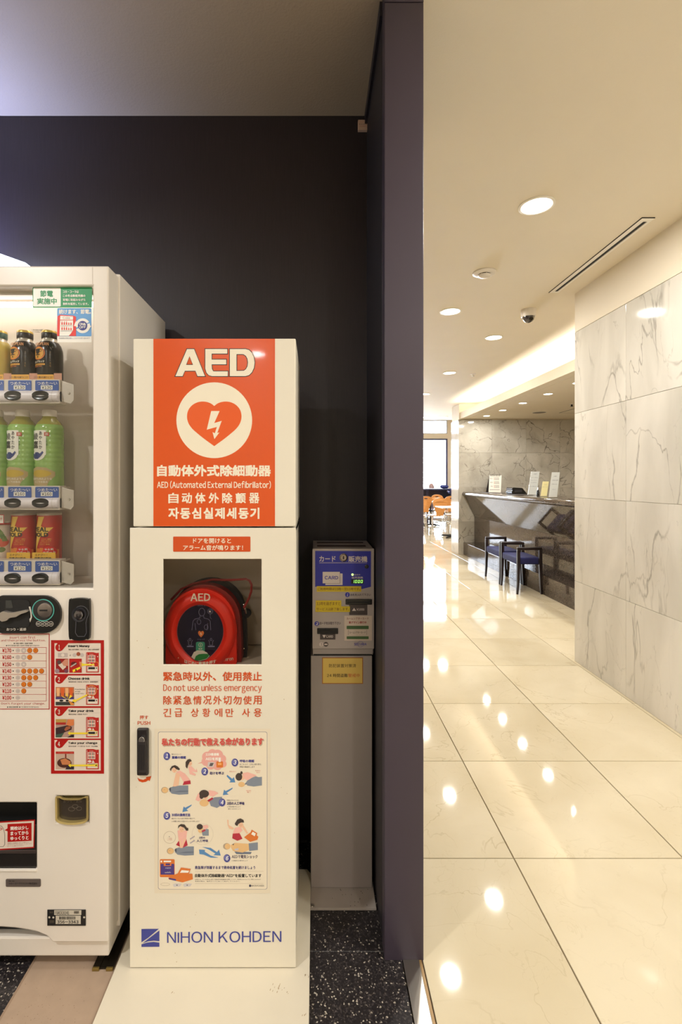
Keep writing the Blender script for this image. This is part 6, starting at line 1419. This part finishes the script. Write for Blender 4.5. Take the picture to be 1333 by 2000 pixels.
p.text('カード', 624, 1086, 656, 1097, GW, 2, bold=.02); p.text('販売機', 681, 1086, 718, 1097.5, GW, 2, bold=.02); p.rect(624, 1098.8, 717, 1099.6, GW, 2)
p.rect(636, 1120, 669.5, 1142.5, GW, 2); p.rect(631, 1117, 664.8, 1139.5, DG, 3); p.rect(630.7, 1116.7, 664.2, 1139, GW, 4); p.text('CARD', 634.5, 1124.5, 661, 1131.5, BL, 5, bold=.02)
p.text('販売中', 692.5, 1121, 704, 1124, GW, 2, res=1); p.text('販売価格', 687.5, 1125.8, 709.5, 1130.3, GW, 2, bold=.01, res=1)
p.rect(686, 1131.2, 711, 1140, KINK, 2)
p.disc(679, 1161.5, 4.6, BL, 2); p.text('1', 678, 1158.8, 680, 1164.2, GW, 3, bold=.03, skew=.15); p.text('お札を入れて下さい', 685, 1159, 724.5, 1164, pm(60, 44, 60), 2, bold=.01, res=1)
p.disc(619.3, 1218, 4.6, BL, 2); p.text('2', 617, 1215.2, 621.8, 1220.8, GW, 3, bold=.03, skew=.15); p.text('カードをお取り下さい', 625, 1214.5, 666, 1220, pm(60, 44, 60), 2, bold=.01, res=1)
p.rect(682.5, 1180.5, 718, 1201, DG, 2); p.poly([(688, 1193), (692, 1187), (696, 1193)], GW, 3); p.text('¥1000', 697, 1188, 712, 1192.5, GW, 3, bold=.015, res=1)
p.rect(625.5, 1237, 655.5, 1249, DG, 2); p.poly([(630, 1240), (637, 1240), (633.5, 1246)], GW, 3); p.text('CARD', 637.5, 1240.5, 651, 1245.5, GW, 3, bold=.015, res=1)
p.disc(628, 1258.3, 4.3, GW, 2); p.text('3', 626.5, 1255.5, 629.8, 1261, DG, 3, res=1); p.disc(637, 1258.3, 4.6, DG, 2); p.rect(634, 1257, 640, 1259.6, GW, 3)
p.text('SECURIA', 692, 1255.5, 716.5, 1260.5, BL, 2, bold=.01, res=2); p.ring(704.5, 1258, 6, .4, BL, 2)
p.rect(673, 1202.5, 727, 1251, pm(206, 190, 176), 3); WR = pm(120, 40, 30)
p.text('ルームシアターカード', 677.5, 1205.5, 720.5, 1210, WR, 4, bold=.01, res=1); p.text('新デザイン移行中', 682, 1213, 716, 1218, pm(150, 30, 24), 4, bold=.02, res=1)
GN = pm(64, 96, 52); p.rect(677.5, 1222, 720.5, 1228.5, GN, 4, r=1); p.rect(677.5, 1242.5, 720.5, 1248, GN, 4, r=1); p.rect(680.5, 1230, 681, 1240, DG, 4); p.rect(716.5, 1230, 717, 1240, DG, 4); p.text('ルームシアターカード', 683, 1233, 714.5, 1237, DG, 4, bold=.01, res=1)
YT = pm(206, 180, 30); BRN = pm(112, 66, 16)
for (x0, y0, x1, y1, s) in ((619, 1144.7, 706, 1155.5, 'ご利用時間は15時〜翌11時です。'), (617, 1172.5, 667, 1184.3, '11時を過ぎますと'), (616.5, 1184, 684, 1195, 'サービスは終了致します。')):
    p.rect(x0, y0, x1, y1, YT, 5); p.text(s, x0+2, y0+2.5, x1-2, y1-2.5, BRN, 6, bold=.005, res=1)
p.build('panel_print', km)
pd = Print(Y=YK-.0095, eps=.0002); dg_ = mat('led_digits', rgb(150, 240, 90), .5, emit=(.45, 1, .22, 1), es=1.0)
def seg7(ch, x, y, w, h_):
    S = {'1': 'bc', '0': 'abcdef'}[ch]; t = .9
    sk = lambda a, b: (a+(y+h_-b)*.12, b)
    R = {'a': (x, y, x+w, y+t), 'd': (x, y+h_-t, x+w, y+h_), 'f': (x, y, x+t, y+h_/2), 'e': (x, y+h_/2, x+t, y+h_), 'b': (x+w-t, y, x+w, y+h_/2), 'c': (x+w-t, y+h_/2, x+w, y+h_)}
    for s in S: a, b, c_, d_ = R[s]; pd.poly([sk(a, b), sk(c_, b), sk(c_, d_), sk(a, d_)], dg_, 1)
for k, ch in enumerate('1000'): seg7(ch, 688.2+k*5.5, 1132.7, 3.8, 6)
pd.disc(689, 1122.3, 2.2, mat('led_lamp', rgb(210, 255, 120), .5, emit=(.55, 1, .2, 1), es=2), 1); pd.build('digits', km)
kk = YK/F
MB().lathe([(8*kk, YK-.008), (8*kk, YK-.012), (6*kk, YK-.014), (5.5*kk, YK-.0125), (1, YK-.0125)][:4], (X_(671, YK), 0, Z_(1088, YK)), 24, 'y').build('lock', mat('lock_steel', rgb(150, 140, 136), .25, metal=.9), km, smooth=True)
MB().box(X_(670, YK), X_(672, YK), YK-.0146, YK-.0135, Z_(1091, YK), Z_(1085, YK)).build('keyway', MATT, km)
MB().lathe([(4*kk, YK-.008), (4*kk, YK-.010), (3*kk, YK-.0105)], (X_(716, YK), 0, Z_(1105.5, YK)), 16, 'y').build('knob', BLACK, km)
MB().box(X_(675, YK), X_(726, YK), YK-.014, YK-.008, Z_(1179, YK), Z_(1168.5, YK)).build('note_slot', BLACK, km, bevel=.0015)
MB().box(X_(678, YK), X_(723, YK), YK-.0146, YK-.0138, Z_(1175, YK), Z_(1173, YK)).build('slot_gap', MATT, km)
MB().box(X_(620, YK), X_(660.5, YK), YK-.013, YK-.008, Z_(1236, YK), Z_(1225, YK)).build('card_slot', BLACK, km, bevel=.0015)
MB().box(X_(623, YK), X_(658, YK), YK-.0136, YK-.0128, Z_(1232, YK), Z_(1230, YK)).build('slot_gap', MATT, km)
p = Print(Y=YK-.0004, eps=.0003)
p.rect(629.5, 1284, 709.5, 1335.5, pm(166, 98, 30), 1); p.rect(631, 1285.5, 708, 1334, pm(216, 184, 92), 2)
p.text('防犯装置対策済', 643, 1296.5, 696, 1303.5, pm(50, 34, 20), 3, res=2); p.text('24 時間盗難', 639, 1315.5, 679.5, 1322.5, pm(50, 34, 20), 3, bold=.008, res=2); p.text('警戒中', 680.5, 1315.5, 703, 1322.5, pm(196, 84, 40), 3, res=2)
p.build('yellow_notice', km)['label'] = 'yellow paper notice with an orange rim'
# dark power box low on the alcove wall, and the small tag high up
pw = thing('junction_box', 'dark box on the alcove wall low behind the two machines', 'box', (X_(597, 1.75), 1.78, .1))
MB().box(X_(583, 1.74), X_(604, 1.74), 1.735, 1.797, .001, Z_(1641, 1.735)).build('body', mat('dark_box', rgb(34, 28, 30), .6), pw, bevel=.008)
MB().lathe([(.006, 1.733), (.006, 1.736)], (X_(594, 1.74), 0, Z_(1648, 1.74)), 12, 'y').build('screw', MATT, pw)
ws = thing('wall_tag', 'small brownish square plate at the top corner of the dark alcove wall', 'plate', (X_(709, 1.79), 1.79, Z_(243, 1.79)))
MB().box(X_(700, 1.785), X_(718.5, 1.785), 1.785, 1.7985, Z_(253.5, 1.785), Z_(233.5, 1.785)).build('plate', mat('tag_brown', rgb(196, 166, 146), .6), ws, bevel=.0015)
p = Print(Y=1.7848, eps=.0003)
for k in range(4): p.disc(703.5+k*4, 242.5, .9, pm(90, 60, 54), 1, n=8)
p.rect(703, 246, 716, 246.6, pm(170, 90, 74), 1); p.rect(703, 238, 716, 238.5, pm(170, 90, 74), 1); p.build('print', ws)
